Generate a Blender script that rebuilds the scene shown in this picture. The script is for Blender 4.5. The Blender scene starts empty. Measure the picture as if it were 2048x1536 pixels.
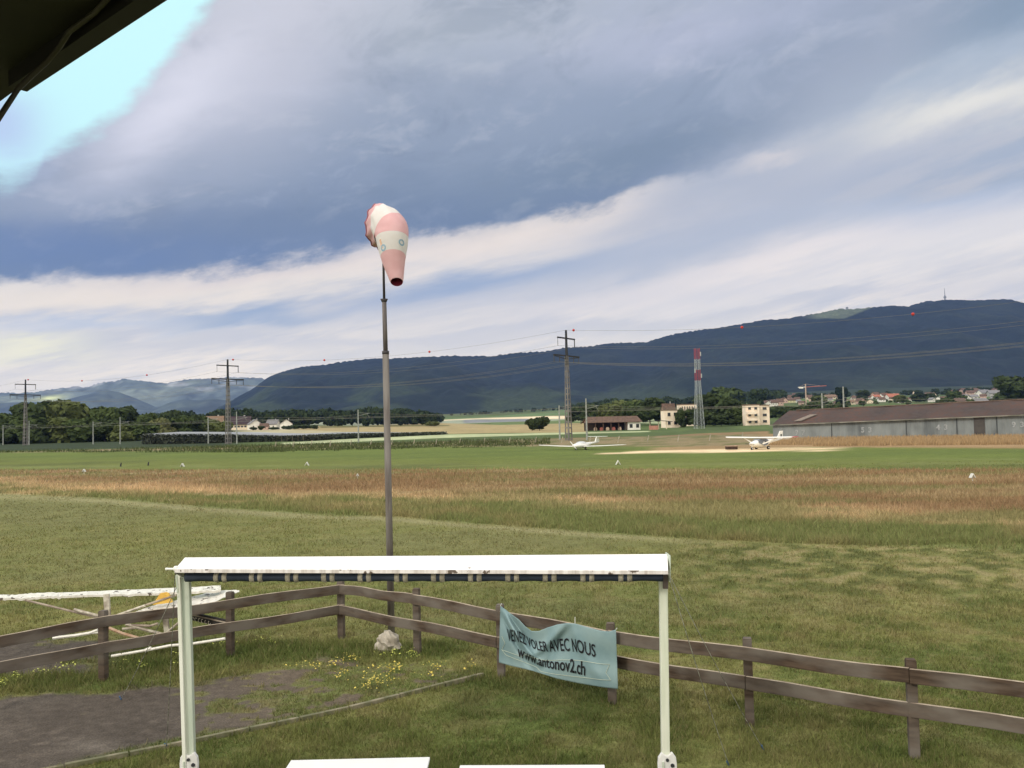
import bpy, math, random
import numpy as np
from mathutils import Vector, Matrix
random.seed(7); rng = np.random.default_rng(11)
sc = bpy.context.scene
COL = sc.collection

# ------------------------------------------------------------------ camera
F, CAM = 1774.0, Vector((0, 0, 4.0))
PIT, ROL = math.radians(2.47), math.radians(1.33)
fw = Vector((0, math.cos(PIT), math.sin(PIT)))
u0 = Vector((0, -math.sin(PIT), math.cos(PIT)))
rt = Vector((1, 0, 0)) * math.cos(ROL) - u0 * math.sin(ROL)
up = u0 * math.cos(ROL) + Vector((1, 0, 0)) * math.sin(ROL)
cd = bpy.data.cameras.new('camera'); cam = bpy.data.objects.new('camera', cd); COL.objects.link(cam)
cam.matrix_world = Matrix(((rt.x, up.x, -fw.x, CAM.x), (rt.y, up.y, -fw.y, CAM.y), (rt.z, up.z, -fw.z, CAM.z), (0, 0, 0, 1)))
cd.sensor_width = 36; cd.lens = F / 2048 * 36; cd.clip_start = 0.05; cd.clip_end = 60000
sc.camera = cam

def ray(u, v): return (fw * F + rt * (u - 1024) - up * (v - 768)).normalized()
def gp(u, v, z=0.0):
    d = ray(u, v); t = (z - CAM.z) / d.z; return CAM + d * t
def at(u, v, Y):
    d = ray(u, v); return CAM + d * (Y / d.y)
def projn(X, Y, Z):
    Zc = Z - CAM.z
    a = X * rt.x + Y * rt.y + Zc * rt.z; b = X * up.x + Y * up.y + Zc * up.z; c = X * fw.x + Y * fw.y + Zc * fw.z
    return 1024 + F * a / c, 768 - F * b / c
def L(r, g, b):
    f = lambda c: c / 12.92 if c <= 0.04045 else ((c + 0.055) / 1.055) ** 2.4
    return (f(r / 255), f(g / 255), f(b / 255))

# ------------------------------------------------------------------ exposure, sun, sky
sc.view_settings.view_transform = 'Standard'; sc.view_settings.look = 'None'
sc.view_settings.exposure = 0.0; sc.view_settings.gamma = 1.0
SUN_EL, SUN_AZ = math.radians(33), math.radians(222)      # azimuth clockwise from +Y
sv = Vector((math.sin(SUN_AZ) * math.cos(SUN_EL), math.cos(SUN_AZ) * math.cos(SUN_EL), math.sin(SUN_EL)))
sl = bpy.data.lights.new('sun', 'SUN'); so = bpy.data.objects.new('sun', sl); COL.objects.link(so)
sl.energy = 1.5; sl.angle = math.radians(10); sl.color = (1.0, 0.93, 0.82)
so.rotation_euler = sv.to_track_quat('Z', 'Y').to_euler(); so.location = (0, 0, 60)

W = bpy.data.worlds.new('World'); sc.world = W; W.use_nodes = True
nt = W.node_tree; nt.nodes.clear()
def nd(t, **k):
    n = nt.nodes.new(t)
    for a, b in k.items(): setattr(n, a, b)
    return n
def put(sock, v):
    if isinstance(v, (int, float)): sock.default_value = v
    elif isinstance(v, tuple): sock.default_value = v if len(v) == len(sock.default_value) else v + (1,)
    else: nt.links.new(v, sock)
def M(op, a, b=None, c=None, clamp=False):
    n = nd('ShaderNodeMath', operation=op, use_clamp=clamp); put(n.inputs[0], a)
    if b is not None: put(n.inputs[1], b)
    if c is not None: put(n.inputs[2], c)
    return n.outputs[0]
def sstep(x, lo, hi):
    n = nd('ShaderNodeMapRange', interpolation_type='SMOOTHSTEP'); put(n.inputs[0], x); put(n.inputs[1], lo); put(n.inputs[2], hi); return n.outputs[0]
def mixc(f, a, b):
    n = nd('ShaderNodeMix', data_type='RGBA'); put(n.inputs[0], f); put(n.inputs[6], a); put(n.inputs[7], b); return n.outputs[2]
tc = nd('ShaderNodeTexCoord'); sp = nd('ShaderNodeSeparateXYZ'); nt.links.new(tc.outputs['Generated'], sp.inputs[0])
sx, sy, sz = sp.outputs
az = M('ARCTAN2', sx, sy)
hor = M('SQRT', M('ADD', M('MULTIPLY', sx, sx), M('MULTIPLY', sy, sy)))
el = M('ARCTAN2', sz, hor)
def ae(u, v):
    d = ray(u, v); return math.atan2(d.x, d.y), math.atan2(d.z, math.hypot(d.x, d.y))
shear = M('SUBTRACT', el, M('MULTIPLY', az, 0.20))
def noise(sx_, sy_, detail=5, off=0.0, rough=0.55, dist=0.0):
    cb = nd('ShaderNodeCombineXYZ'); put(cb.inputs[0], M('MULTIPLY', az, sx_)); put(cb.inputs[1], M('MULTIPLY', shear, sy_)); put(cb.inputs[2], off)
    n = nd('ShaderNodeTexNoise'); nt.links.new(cb.outputs[0], n.inputs['Vector']); n.inputs['Scale'].default_value = 1
    n.inputs['Detail'].default_value = detail; n.inputs['Roughness'].default_value = rough; n.inputs['Distortion'].default_value = dist
    return M('SUBTRACT', n.outputs[0], 0.5)
nA = noise(4, 16, 6, 1.3, .55, .3); nB = noise(8, 50, 5, 4.1, .6); nC = noise(14, 30, 6, 9.2, .6); nD = noise(2.2, 5, 3, 6.6, .5, .4)
elw = M('ADD', el, M('ADD', M('MULTIPLY', nA, 0.06), M('MULTIPLY', nB, 0.035)))
elw2 = M('ADD', el, M('ADD', M('MULTIPLY', nA, 0.05), M('MULTIPLY', nC, 0.03)))
tt = M('DIVIDE', M('ADD', az, 0.9), 1.8, clamp=True)
def curve(pts):
    n = nd('ShaderNodeFloatCurve'); c = n.mapping.curves[0]
    q = sorted(((ae(u, v)[0] + .9) / 1.8, (ae(u, v)[1] + .2) / 1.2) for u, v in pts)
    q = [(0.0, q[0][1])] + q + [(1.0, q[-1][1])]
    c.points[0].location = q[0]; c.points[1].location = q[-1]
    for p in q[1:-1]: c.points.new(*p)
    for p in c.points: p.handle_type = 'AUTO_CLAMPED'
    n.mapping.use_clip = False; n.mapping.update(); put(n.inputs[1], tt)
    return M('SUBTRACT', M('MULTIPLY', n.outputs[0], 1.2), 0.2)
def S(*c): return tuple(L(*c))
lowc = mixc(sstep(nB, -.12, .14), S(212, 213, 218), S(250, 241, 230))
nH = noise(5, 60, 7, 17.7, .62, .4)
lowc = mixc(M('MULTIPLY', sstep(nH, .0, .15), .45), lowc, S(196, 200, 210))
lowc = mixc(sstep(nA, -.2, .25), lowc, S(230, 226, 222))
col = lowc
def blob(u, v, lu, lv, ang, c, op, e=None):
    global col
    a0, b0 = ae(u, v); a0b, b0b = ae(u + 1, v); ca, sa = math.cos(math.radians(ang)), math.sin(math.radians(ang))
    da = M('SUBTRACT', az, a0); db = M('SUBTRACT', e or elw, b0)
    p = M('ADD', M('MULTIPLY', da, ca), M('MULTIPLY', db, sa)); q = M('SUBTRACT', M('MULTIPLY', db, ca), M('MULTIPLY', da, sa))
    p = M('DIVIDE', p, lu / F); q = M('DIVIDE', q, lv / F)
    r = M('ADD', M('MULTIPLY', p, p), M('MULTIPLY', q, q))
    col = mixc(M('MULTIPLY', M('POWER', 2.718, M('MULTIPLY', r, -1.0)), op, clamp=True), col, S(*c))
blob(120, 610, 700, 40, 5, (255, 244, 224), .85)
blob(1650, 500, 520, 40, 9, (255, 244, 236), .9)
blob(2000, 470, 300, 40, 8, (255, 248, 240), .6)
blob(1500, 590, 300, 30, 6, (232, 230, 230), .5)
blob(480, 638, 150, 16, 4, (140, 168, 202), .75)
blob(60, 705, 90, 16, 2, (255, 252, 220), .95)
blob(150, 668, 200, 14, 4, (190, 206, 228), .6)
blob(960, 562, 400, 30, 9, (138, 164, 200), .85)
blob(1300, 640, 500, 12, 4, (206, 208, 214), .6)
blob(800, 670, 500, 10, 3, (206, 208, 216), .6)
blob(1500, 455, 420, 44, 13, (178, 188, 204), .85)
blob(1980, 360, 240, 70, 8, (160, 184, 214), .75)
blob(1650, 390, 500, 50, 12, (190, 200, 216), .6)
blob(1100, 440, 560, 36, 12, (255, 242, 228), .95)
blob(560, 545, 420, 28, 9, (252, 238, 224), .8)
blob(1500, 360, 260, 50, 13, (232, 226, 226), .75)
blob(1930, 215, 330, 75, 6, (244, 240, 232), .9)
EB = curve([(-300, 560), (1100, 470), (1250, 445), (1500, 440), (1750, 425), (2048, 412), (2400, 400)])
hb_ = M('SUBTRACT', elw, EB)
gm_ = M('MULTIPLY', sstep(hb_, .0, .03), sstep(az, ae(1230, 380)[0], ae(1560, 380)[0]))
gc = mixc(sstep(nB, -.12, .14), S(170, 182, 198), S(200, 201, 206))
col = mixc(M('MULTIPLY', gm_, .9), col, gc)
blob(1360, 420, 160, 30, 12, (226, 220, 216), .6)
# the big cloud above a rising lower edge
E1 = curve([(-300, 640), (0, 590), (250, 565), (480, 545), (700, 497), (900, 458), (1100, 425), (1300, 385), (1450, 345), (1560, 290), (1700, 225), (1850, 135), (2048, 105), (2400, 90)])
nE = noise(7, 15, 9, 12.7, .62, .5); nF = noise(16, 34, 8, 21.3, .62, .3); nG = noise(3.4, 9, 6, 31.1, .6, .6)
elw3 = M('ADD', el, M('ADD', M('MULTIPLY', nA, 0.05), M('ADD', M('MULTIPLY', nC, 0.035), M('MULTIPLY', nF, .03))))
h1 = M('SUBTRACT', elw3, E1)
h1s = M('SUBTRACT', el, E1)
k = M('ADD', h1s, M('ADD', M('MULTIPLY', nD, .14), M('MULTIPLY', nE, .10)))
body = mixc(sstep(k, .0, .09), S(116, 134, 160), S(146, 159, 178))
body = mixc(sstep(k, .06, .2), body, S(172, 181, 196))
body = mixc(sstep(k, .16, .32), body, S(204, 207, 217))
body = mixc(M('MULTIPLY', sstep(nE, .0, .16), .55), body, S(124, 138, 156))
body = mixc(M('MULTIPLY', sstep(nE, -.04, -.2), .45), body, S(190, 198, 214))
body = mixc(M('MULTIPLY', sstep(nF, .02, .2), .28), body, S(208, 211, 218))
body = mixc(M('MULTIPLY', sstep(nG, .02, .2), .35), body, S(116, 132, 152))
rf_ = M('MULTIPLY', sstep(az, ae(1300, 300)[0], ae(1700, 300)[0]), sstep(h1s, .13, .0))
body = mixc(M('MULTIPLY', rf_, .85), body, S(184, 190, 203))
col = mixc(sstep(h1, -.004, .013), col, body)
blob(150, 500, 420, 50, 4, (100, 126, 170), .75, elw3)
blob(660, 445, 420, 42, 6, (114, 131, 154), .6, elw3)
blob(1230, 320, 420, 50, 8, (128, 144, 160), .65, elw3)
blob(1200, 210, 300, 50, 5, (146, 160, 180), .45, elw3)
blob(560, 90, 260, 130, 40, (214, 214, 226), .7, elw2)
blob(330, 220, 190, 60, 42, (234, 234, 246), .8, elw2)
blob(900, 60, 300, 60, 0, (186, 194, 202), .4, elw3)
blob(1400, 60, 320, 60, 5, (200, 204, 226), .5, elw3)
blob(2030, 50, 210, 100, 25, (126, 148, 168), .8, elw3)
blob(1500, 350, 280, 55, 17, (178, 186, 200), .85, elw3)
blob(1740, 320, 380, 66, 15, (190, 195, 206), .9, elw3)
blob(1940, 205, 200, 42, 6, (248, 244, 232), .85, elw3)
blob(1980, 120, 260, 40, 8, (184, 196, 210), .7, elw3)
blob(1540, 320, 60, 16, 12, (226, 220, 218), .7, elw3)
E0 = curve([(-500, 420), (-40, 385), (60, 355), (95, 315), (200, 268), (290, 190), (350, 110), (430, 20), (520, -120), (700, -500)])
h0 = M('SUBTRACT', M('ADD', el, M('MULTIPLY', nF if False else nC, .05)), E0)
sky = nd('ShaderNodeTexSky'); sky.sky_type = 'NISHITA'; sky.sun_disc = False
sky.sun_elevation = SUN_EL; sky.sun_rotation = SUN_AZ; sky.air_density = 1.2; sky.dust_density = 1.5
skm = nd('ShaderNodeVectorMath', operation='SCALE'); nt.links.new(sky.outputs[0], skm.inputs[0]); skm.inputs['Scale'].default_value = .12
opn = mixc(.92, skm.outputs[0], (.70, 1.12, 1.14))
opm = sstep(h0, -.006, .022)
back = M('MULTIPLY', opm, sstep(M('ABSOLUTE', az), 1.1, .8))
col = mixc(M('MULTIPLY', back, .97), col, opn)
blob(0, 255, 70, 60, 20, (190, 205, 245), .8, elw2)
# unseen sky overhead and behind the camera, brightened to add light to the scene
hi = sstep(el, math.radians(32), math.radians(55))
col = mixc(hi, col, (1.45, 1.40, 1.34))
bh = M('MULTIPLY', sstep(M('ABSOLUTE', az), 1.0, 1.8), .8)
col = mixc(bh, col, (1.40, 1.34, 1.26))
gnd = sstep(sz, .0, -.05)
col = mixc(gnd, col, (.12, .14, .08))
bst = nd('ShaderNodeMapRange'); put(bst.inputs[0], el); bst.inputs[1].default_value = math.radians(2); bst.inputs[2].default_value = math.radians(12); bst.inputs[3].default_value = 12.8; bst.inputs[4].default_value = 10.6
wm = nd('ShaderNodeVectorMath', operation='MULTIPLY'); nt.links.new(col, wm.inputs[0]); wm.inputs[1].default_value = (1.06, 1.02, .90)
col = mixc(M('ADD', M('MULTIPLY', sstep(el, math.radians(15), math.radians(3)), .75), .25), col, wm.outputs[0])
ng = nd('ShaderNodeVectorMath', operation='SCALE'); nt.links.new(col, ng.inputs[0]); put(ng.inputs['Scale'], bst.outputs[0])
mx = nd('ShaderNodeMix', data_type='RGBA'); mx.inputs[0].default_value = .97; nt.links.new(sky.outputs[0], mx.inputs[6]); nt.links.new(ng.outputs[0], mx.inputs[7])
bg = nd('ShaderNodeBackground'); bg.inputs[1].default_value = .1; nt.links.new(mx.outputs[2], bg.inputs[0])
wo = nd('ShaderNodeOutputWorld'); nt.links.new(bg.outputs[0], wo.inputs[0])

# ------------------------------------------------------------------ helpers
def tag(o, label=None, cat=None, group=None, kind=None):
    if label: o['label'] = label
    if cat: o['category'] = cat
    if group: o['group'] = group
    if kind: o['kind'] = kind
    return o
def thing(name, label, cat, loc=(0, 0, 0), rz=0, group=None, rot=None):
    o = bpy.data.objects.new(name, None); COL.objects.link(o); o.location = loc; o.rotation_euler = rot or (0, 0, rz); o.empty_display_size = .2
    return tag(o, label, cat, group)
_mats = {}
def mat(name, c, rough=.8, c2=None, scale=3.0, stretch=(1, 1, 1), metal=0, bump=0, detail=4, lo=.4, hi=.6, spec=.3, sheen=0, trans=0):
    if name in _mats: return _mats[name]
    m = bpy.data.materials.new(name); m.use_nodes = True; t = m.node_tree; b = t.nodes['Principled BSDF']
    b.inputs['Roughness'].default_value = rough; b.inputs['Metallic'].default_value = metal; b.inputs['Specular IOR Level'].default_value = spec
    c2 = c2 or tuple(x * .8 for x in c)
    tx = t.nodes.new('ShaderNodeTexCoord'); mp = t.nodes.new('ShaderNodeMapping'); mp.inputs['Scale'].default_value = stretch
    n = t.nodes.new('ShaderNodeTexNoise'); n.inputs['Scale'].default_value = scale; n.inputs['Detail'].default_value = detail
    t.links.new(tx.outputs['Object'], mp.inputs[0]); t.links.new(mp.outputs[0], n.inputs['Vector'])
    r = t.nodes.new('ShaderNodeMapRange'); r.inputs[1].default_value = lo; r.inputs[2].default_value = hi; t.links.new(n.outputs[0], r.inputs[0])
    x = t.nodes.new('ShaderNodeMix'); x.data_type = 'RGBA'; x.inputs[6].default_value = c + (1,); x.inputs[7].default_value = c2 + (1,)
    t.links.new(r.outputs[0], x.inputs[0]); t.links.new(x.outputs[2], b.inputs['Base Color'])
    if bump:
        bp = t.nodes.new('ShaderNodeBump'); bp.inputs['Strength'].default_value = bump; bp.inputs['Distance'].default_value = .02
        t.links.new(n.outputs[0], bp.inputs['Height']); t.links.new(bp.outputs[0], b.inputs['Normal'])
    if trans:
        tr = t.nodes.new('ShaderNodeBsdfTranslucent'); ms = t.nodes.new('ShaderNodeMixShader'); ms.inputs[0].default_value = trans
        t.links.new(x.outputs[2], tr.inputs[0]); t.links.new(b.outputs[0], ms.inputs[1]); t.links.new(tr.outputs[0], ms.inputs[2])
        t.links.new(ms.outputs[0], t.nodes['Material Output'].inputs[0])
    _mats[name] = m; return m
def attr_mat(name, scales=((.5, .25),), bump=0, rough=.95, stretch=(1, 1, 1)):
    """base colour = cover colour attribute times several scales of noise"""
    m = bpy.data.materials.new(name); m.use_nodes = True; t = m.node_tree; b = t.nodes['Principled BSDF']
    b.inputs['Roughness'].default_value = rough; b.inputs['Specular IOR Level'].default_value = .1
    a = t.nodes.new('ShaderNodeAttribute'); a.attribute_name = 'Col'; cur = a.outputs['Color']
    tx = t.nodes.new('ShaderNodeTexCoord'); mp = t.nodes.new('ShaderNodeMapping'); mp.inputs['Scale'].default_value = stretch; t.links.new(tx.outputs['Object'], mp.inputs[0])
    for s, amp in scales:
        n = t.nodes.new('ShaderNodeTexNoise'); n.inputs['Scale'].default_value = s; n.inputs['Detail'].default_value = 4; t.links.new(mp.outputs[0], n.inputs['Vector'])
        r = t.nodes.new('ShaderNodeMapRange'); r.inputs[1].default_value = .3; r.inputs[2].default_value = .7; r.inputs[3].default_value = 1 - amp; r.inputs[4].default_value = 1 + amp
        t.links.new(n.outputs[0], r.inputs[0]); v = t.nodes.new('ShaderNodeVectorMath'); v.operation = 'SCALE'
        t.links.new(cur, v.inputs[0]); t.links.new(r.outputs[0], v.inputs['Scale']); cur = v.outputs[0]
    t.links.new(cur, b.inputs['Base Color'])
    if bump:
        bp = t.nodes.new('ShaderNodeBump'); bp.inputs['Strength'].default_value = bump; bp.inputs['Distance'].default_value = .05
        t.links.new(n.outputs[0], bp.inputs['Height']); t.links.new(bp.outputs[0], b.inputs['Normal'])
    return m
class MB:
    def __init__(s, world=False): s.v = []; s.f = []; s.world = world
    def add(s, vs, fs):
        o = len(s.v); s.v += [Vector(p) for p in vs]; s.f += [tuple(i + o for i in f) for f in fs]; return s
    def box(s, c, d, m=None):
        x, y, z = d[0] / 2, d[1] / 2, d[2] / 2; c = Vector(c)
        vs = [Vector(p) for p in ((-x, -y, -z), (x, -y, -z), (x, y, -z), (-x, y, -z), (-x, -y, z), (x, -y, z), (x, y, z), (-x, y, z))]
        if m is not None: vs = [m @ p for p in vs]
        return s.add([c + p for p in vs], [(0, 3, 2, 1), (4, 5, 6, 7), (0, 1, 5, 4), (1, 2, 6, 5), (2, 3, 7, 6), (3, 0, 4, 7)])
    def bar(s, p, q, w, h, upv=(0, 0, 1), w2=None, h2=None):
        p, q = Vector(p), Vector(q); d = (q - p).normalized(); a = d.cross(Vector(upv))
        if a.length < 1e-4: a = d.cross(Vector((0, 1, 0)))
        a.normalize(); b = a.cross(d); vs = []
        for pt, ww, hh in ((p, w, h), (q, w2 or w, h2 or h)):
            for i, j in ((-1, -1), (1, -1), (1, 1), (-1, 1)): vs.append(pt + a * i * ww / 2 + b * j * hh / 2)
        return s.add(vs, [(0, 1, 2, 3), (7, 6, 5, 4), (0, 4, 5, 1), (1, 5, 6, 2), (2, 6, 7, 3), (3, 7, 4, 0)])
    def tube(s, pts, r, n=8, cap=True):
        pts = [Vector(p) for p in pts]; rs = r if isinstance(r, (list, tuple)) else [r] * len(pts); rings = []
        for i, p in enumerate(pts):
            d = (pts[min(i + 1, len(pts) - 1)] - pts[max(i - 1, 0)]).normalized()
            a = d.cross(Vector((0, 0, 1)))
            if a.length < 1e-3: a = d.cross(Vector((0, 1, 0)))
            a.normalize(); b = a.cross(d)
            rings.append([p + (a * math.cos(t) + b * math.sin(t)) * rs[i] for t in [2 * math.pi * k / n for k in range(n)]])
        return s.loft(rings, cap)
    def loft(s, rings, cap=True):
        n = len(rings[0]); vs = [p for r in rings for p in r]; fs = []
        for i in range(len(rings) - 1):
            for k in range(n): fs.append((i * n + k, i * n + (k + 1) % n, (i + 1) * n + (k + 1) % n, (i + 1) * n + k))
        if cap: fs += [tuple(range(n))[::-1], tuple(range((len(rings) - 1) * n, len(rings) * n))]
        return s.add(vs, fs)
    def prism(s, poly, off):
        n = len(poly); off = Vector(off); vs = [Vector(p) for p in poly] + [Vector(p) + off for p in poly]
        return s.add(vs, [tuple(range(n))[::-1], tuple(range(n, 2 * n))] + [(i, (i + 1) % n, n + (i + 1) % n, n + i) for i in range(n)])
    def ball(s, c, r, n=10, sq=(1, 1, 1)):
        c = Vector(c); rings = []
        for i in range(1, n // 2 + 1):
            a = math.pi * i / (n // 2 + 1); rings.append([c + Vector((math.cos(t) * math.sin(a) * r * sq[0], math.sin(t) * math.sin(a) * r * sq[1], math.cos(a) * r * sq[2])) for t in [2 * math.pi * k / n for k in range(n)]])
        return s.loft(rings)
    def build(s, name, m, parent=None, smooth=False, bevel=0):
        me = bpy.data.meshes.new(name); off = Vector(parent.location) if (s.world and parent) else Vector((0, 0, 0))
        if s.world and parent and parent.parent: off = off + Vector(parent.parent.location)
        me.from_pydata([tuple(p - off) for p in s.v], [], s.f)
        if m: me.materials.append(m)
        if smooth:
            for p in me.polygons: p.use_smooth = True
        o = bpy.data.objects.new(name, me); COL.objects.link(o)
        if parent: o.parent = parent
        if bevel:
            b = o.modifiers.new('bevel', 'BEVEL'); b.width = bevel; b.segments = 2; b.limit_method = 'ANGLE'
        return o
def npmesh(name, V, Fc, cols=None, m=None, smooth=False, parent=None):
    V = np.asarray(V, np.float32); Fc = np.asarray(Fc, np.int32); k = Fc.shape[1]
    me = bpy.data.meshes.new(name); me.vertices.add(len(V)); me.vertices.foreach_set('co', V.ravel())
    me.loops.add(Fc.size); me.loops.foreach_set('vertex_index', Fc.ravel())
    me.polygons.add(len(Fc)); me.polygons.foreach_set('loop_start', np.arange(0, Fc.size, k, dtype=np.int32)); me.polygons.foreach_set('loop_total', np.full(len(Fc), k, np.int32))
    if smooth: me.polygons.foreach_set('use_smooth', np.ones(len(Fc), bool))
    me.update(calc_edges=True)
    if cols is not None:
        a = me.color_attributes.new('Col', 'FLOAT_COLOR', 'POINT'); c = np.ones((len(V), 4), np.float32); c[:, :3] = cols; a.data.foreach_set('color', c.ravel())
    if m: me.materials.append(m)
    o = bpy.data.objects.new(name, me); COL.objects.link(o)
    if parent: o.parent = parent
    return o
def copy_tree(o, parent=None):
    c = o.copy(); COL.objects.link(c); c.parent = parent
    for ch in list(o.children): copy_tree(ch, c)
    return c
def hashn(ix, iy, s):
    h = (ix.astype(np.int64) * 374761393 + iy.astype(np.int64) * 668265263 + s * 974634) & 0xffffffff
    h = ((h ^ (h >> 13)) * 1274126177) & 0xffffffff
    return ((h ^ (h >> 16)) & 0xffff) / 65535.0
def vn(x, y, s=0):
    ix, iy = np.floor(x), np.floor(y); fx, fy = x - ix, y - iy; fx = fx * fx * (3 - 2 * fx); fy = fy * fy * (3 - 2 * fy)
    a, b, c, d = hashn(ix, iy, s), hashn(ix + 1, iy, s), hashn(ix, iy + 1, s), hashn(ix + 1, iy + 1, s)
    return (a * (1 - fx) + b * fx) * (1 - fy) + (c * (1 - fx) + d * fx) * fy
def fbm(x, y, o=4, s=0):
    r = 0; a = .5; t = 0
    for i in range(o): r = r + a * vn(x * 2 ** i + 17 * i, y * 2 ** i - 9 * i, s + i); t += a; a *= .55
    return r / t
def sm(x, a, b):
    t = np.clip((x - a) / (b - a), 0, 1); return t * t * (3 - 2 * t)
def lerp3(c, d, t): return c * (1 - t[..., None]) + np.array(d) * t[..., None]

# ------------------------------------------------------------------ airfield ground
def cover(X, Y):
    """ground cover colour (linear albedo), blade height, blade density factor at flat-field points"""
    u, v = projn(X, Y, np.zeros_like(X))
    n1 = fbm(X * .35, Y * .35, 4, 1); n2 = fbm(X * 1.6, Y * 1.6, 4, 5); n3 = fbm(X * .08, Y * .16, 3, 9); n4 = fbm(X * 5, Y * 5, 3, 13)
    c = np.zeros(X.shape + (3,)) + np.array((.136, .153, .047))
    c = lerp3(c, (.20, .192, .070), sm(n1, .42, .66) * .8)
    c = lerp3(c, (.22, .185, .085), sm(n2, .56, .70) * .5)
    c = lerp3(c, (.075, .105, .028), sm(n2, .47, .34) * .5)
    c = lerp3(c, (.24, .21, .10), sm(n4, .58, .74) * .4)
    c = lerp3(c, (.192, .192, .072), sm(v, 1260, 1090) * .6)
    c = lerp3(c, (.17, .17, .075), sm(n3, .5, .7) * sm(v, 1400, 1150) * .6)
    # clods on the right
    nk = fbm(X * 2.0 + 40, Y * 1.7, 3, 71); c = lerp3(c, (.30, .25, .13), sm(nk, .55, .64) * .8 * sm(u, 1250, 1500) * sm(v, 1075, 1095) * sm(v, 1240, 1150) * .75)
    c = lerp3(c, (.055, .07, .02), sm(nk, .46, .38) * sm(u, 1250, 1500) * sm(v, 1075, 1095) * sm(v, 1240, 1150) * .6)
    h = np.full(X.shape, .055); dn = np.ones(X.shape)
    # mown edge path
    pv = np.interp(u, [-400, 0, 200, 400, 600, 800, 1000, 1200, 1400, 1600, 2048, 2500], [985, 993, 1001, 1018, 1031, 1041, 1056, 1070, 1084, 1094, 1104, 1115])
    pd = v - pv + (n1 - .5) * 6
    c = lerp3(c, (.30, .28, .15), np.exp(-(pd / 5.0) ** 2) * sm(u, 1500, 1250) * .75)
    # rough tall grass beyond the path
    tall = sm(pd, -3, -7) * sm(v, 936, 942)
    g = lerp3(np.zeros_like(c) + np.array((.175, .195, .072)), (.25, .22, .10), sm(n1, .4, .7))
    bb = np.interp(u, [-300, 0, 250, 500, 800, 1024, 1300, 1600, 2048, 2400], [975, 978, 992, 1006, 1008, 1014, 1032, 1044, 1060, 1070])
    br = sm(v - bb + (fbm(X * .2, Y * .4, 3, 39) - .5) * 46, 8, -14)
    b1 = lerp3(np.zeros_like(c) + np.array((.27, .178, .098)), (.52, .375, .22), sm(v - bb + (n3 - .5) * 30, -34, -12))
    b1 = lerp3(b1, (.19, .20, .08), sm(fbm(X * .11, Y * .3, 4, 33), .45, .65) * .75); b1 = lerp3(b1, (.38, .30, .17), sm(fbm(X * .09, Y * .4, 4, 37), .52, .68) * .7)
    g = g * (1 - br[..., None]) + b1 * br[..., None]
    c = c * (1 - tall[..., None]) + g * tall[..., None]; h = h * (1 - tall) + (.10 + .18 * n1) * tall
    # airstrip beyond
    far = sm(v, 942, 937)
    s = lerp3(np.zeros_like(c) + np.array((.145, .168, .046)), (.115, .132, .042), sm(n3, .45, .7))
    s = lerp3(s, (.21, .23, .095), (np.exp(-((v - 930 + (u - 1024) * .004) / 2.5) ** 2) + np.exp(-((v - 918) / 2) ** 2) * sm(u, 1500, 1700)) * .5 * sm(n1, .3, .6))
    s = lerp3(s, (.122, .175, .042), sm(v, 925, 912) * .5)
    c = c * (1 - far[..., None]) + s * far[..., None]; h = h * (1 - far) + .05 * far
    # bank of rough grass under the railway
    bk = np.interp(u, [-600, 0, 500, 900, 1100, 1500, 1540, 2048, 2600], [906, 905, 900, 893, 893, 893, 893, 897, 903])
    ba = sm(v, bk + 1.5, bk - 1.5)
    q = lerp3(np.zeros_like(c) + np.array((.25, .20, .115)), (.15, .15, .065), sm(n1, .45, .65))
    q = lerp3(q, (.30, .20, .10), sm(u, 1480, 1560) * .9)
    c = c * (1 - ba[..., None]) + q * ba[..., None]
    # pale sandy tracks by the parked aircraft
    lo = np.interp(u, [1180, 1300, 1500, 1640, 1800], [908.5, 906.5, 903.5, 902, 897]); hi_ = np.interp(u, [1180, 1300, 1480, 1640, 1800], [907.5, 901.5, 897.5, 895, 895])
    sd = sm(v, hi_ - .6, hi_ + .6) * sm(v, lo + .6, lo - .6) * sm(u, 1180, 1215) * sm(u, 1720, 1640)
    sd = sd * (1 - .75 * np.exp(-((v - (lo * .6 + hi_ * .4)) / 1.0) ** 2) * sm(u, 1480, 1560))
    c = lerp3(c, (.80, .62, .40), sd)
    c = lerp3(c, (.32, .22, .12), sm(v, hi_ - 8, hi_ - 6) * sm(v, hi_, hi_ - 1) * sm(u, 1280, 1330) * .9)
    # asphalt apron, lower left, breaking up into weeds to the right
    kl = np.interp(u, [-700, 130, 378, 600, 800, 970], [1690, 1536, 1486, 1442, 1394, 1352])
    tp = np.interp(u, [-700, 0, 150, 300, 470, 640, 800, 960], [1430, 1394, 1394, 1378, 1350, 1322, 1325, 1345])
    tp = tp + (n2 - .5) * 34; asp = sm(v, tp - 3, tp + 5) * sm(v, kl + 2, kl - 2) * sm(u, 985, 900)
    weed = sm(.45 + (n2 - .5) * 1.0 + (n4 - .5) * 1.5 + (n1 - .5) * .8 + np.maximum(u - 620, -300) / 700 - sm(u, 400, 250) * .26, .43, .60)
    weed = np.maximum(weed, sm(v, kl - 22, kl - 6) * sm(n2, .35, .55) * sm(u, 100, 300))
    as2 = sm(v, 1278, 1284) * sm(v, 1352, 1344) * sm(u, 330 - (v - 1280), 200 - (v - 1280)); weed2 = sm(n2, .6, .7) * .7
    ac = lerp3(np.zeros_like(c) + np.array((.088, .074, .062)), (.112, .095, .080), sm(n1, .35, .75)); ac = lerp3(ac, (.17, .14, .115), sm(n4, .62, .80) * .35)
    ac = lerp3(ac, (.14, .11, .08), sm(u, 300, 700) * .8)
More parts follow.
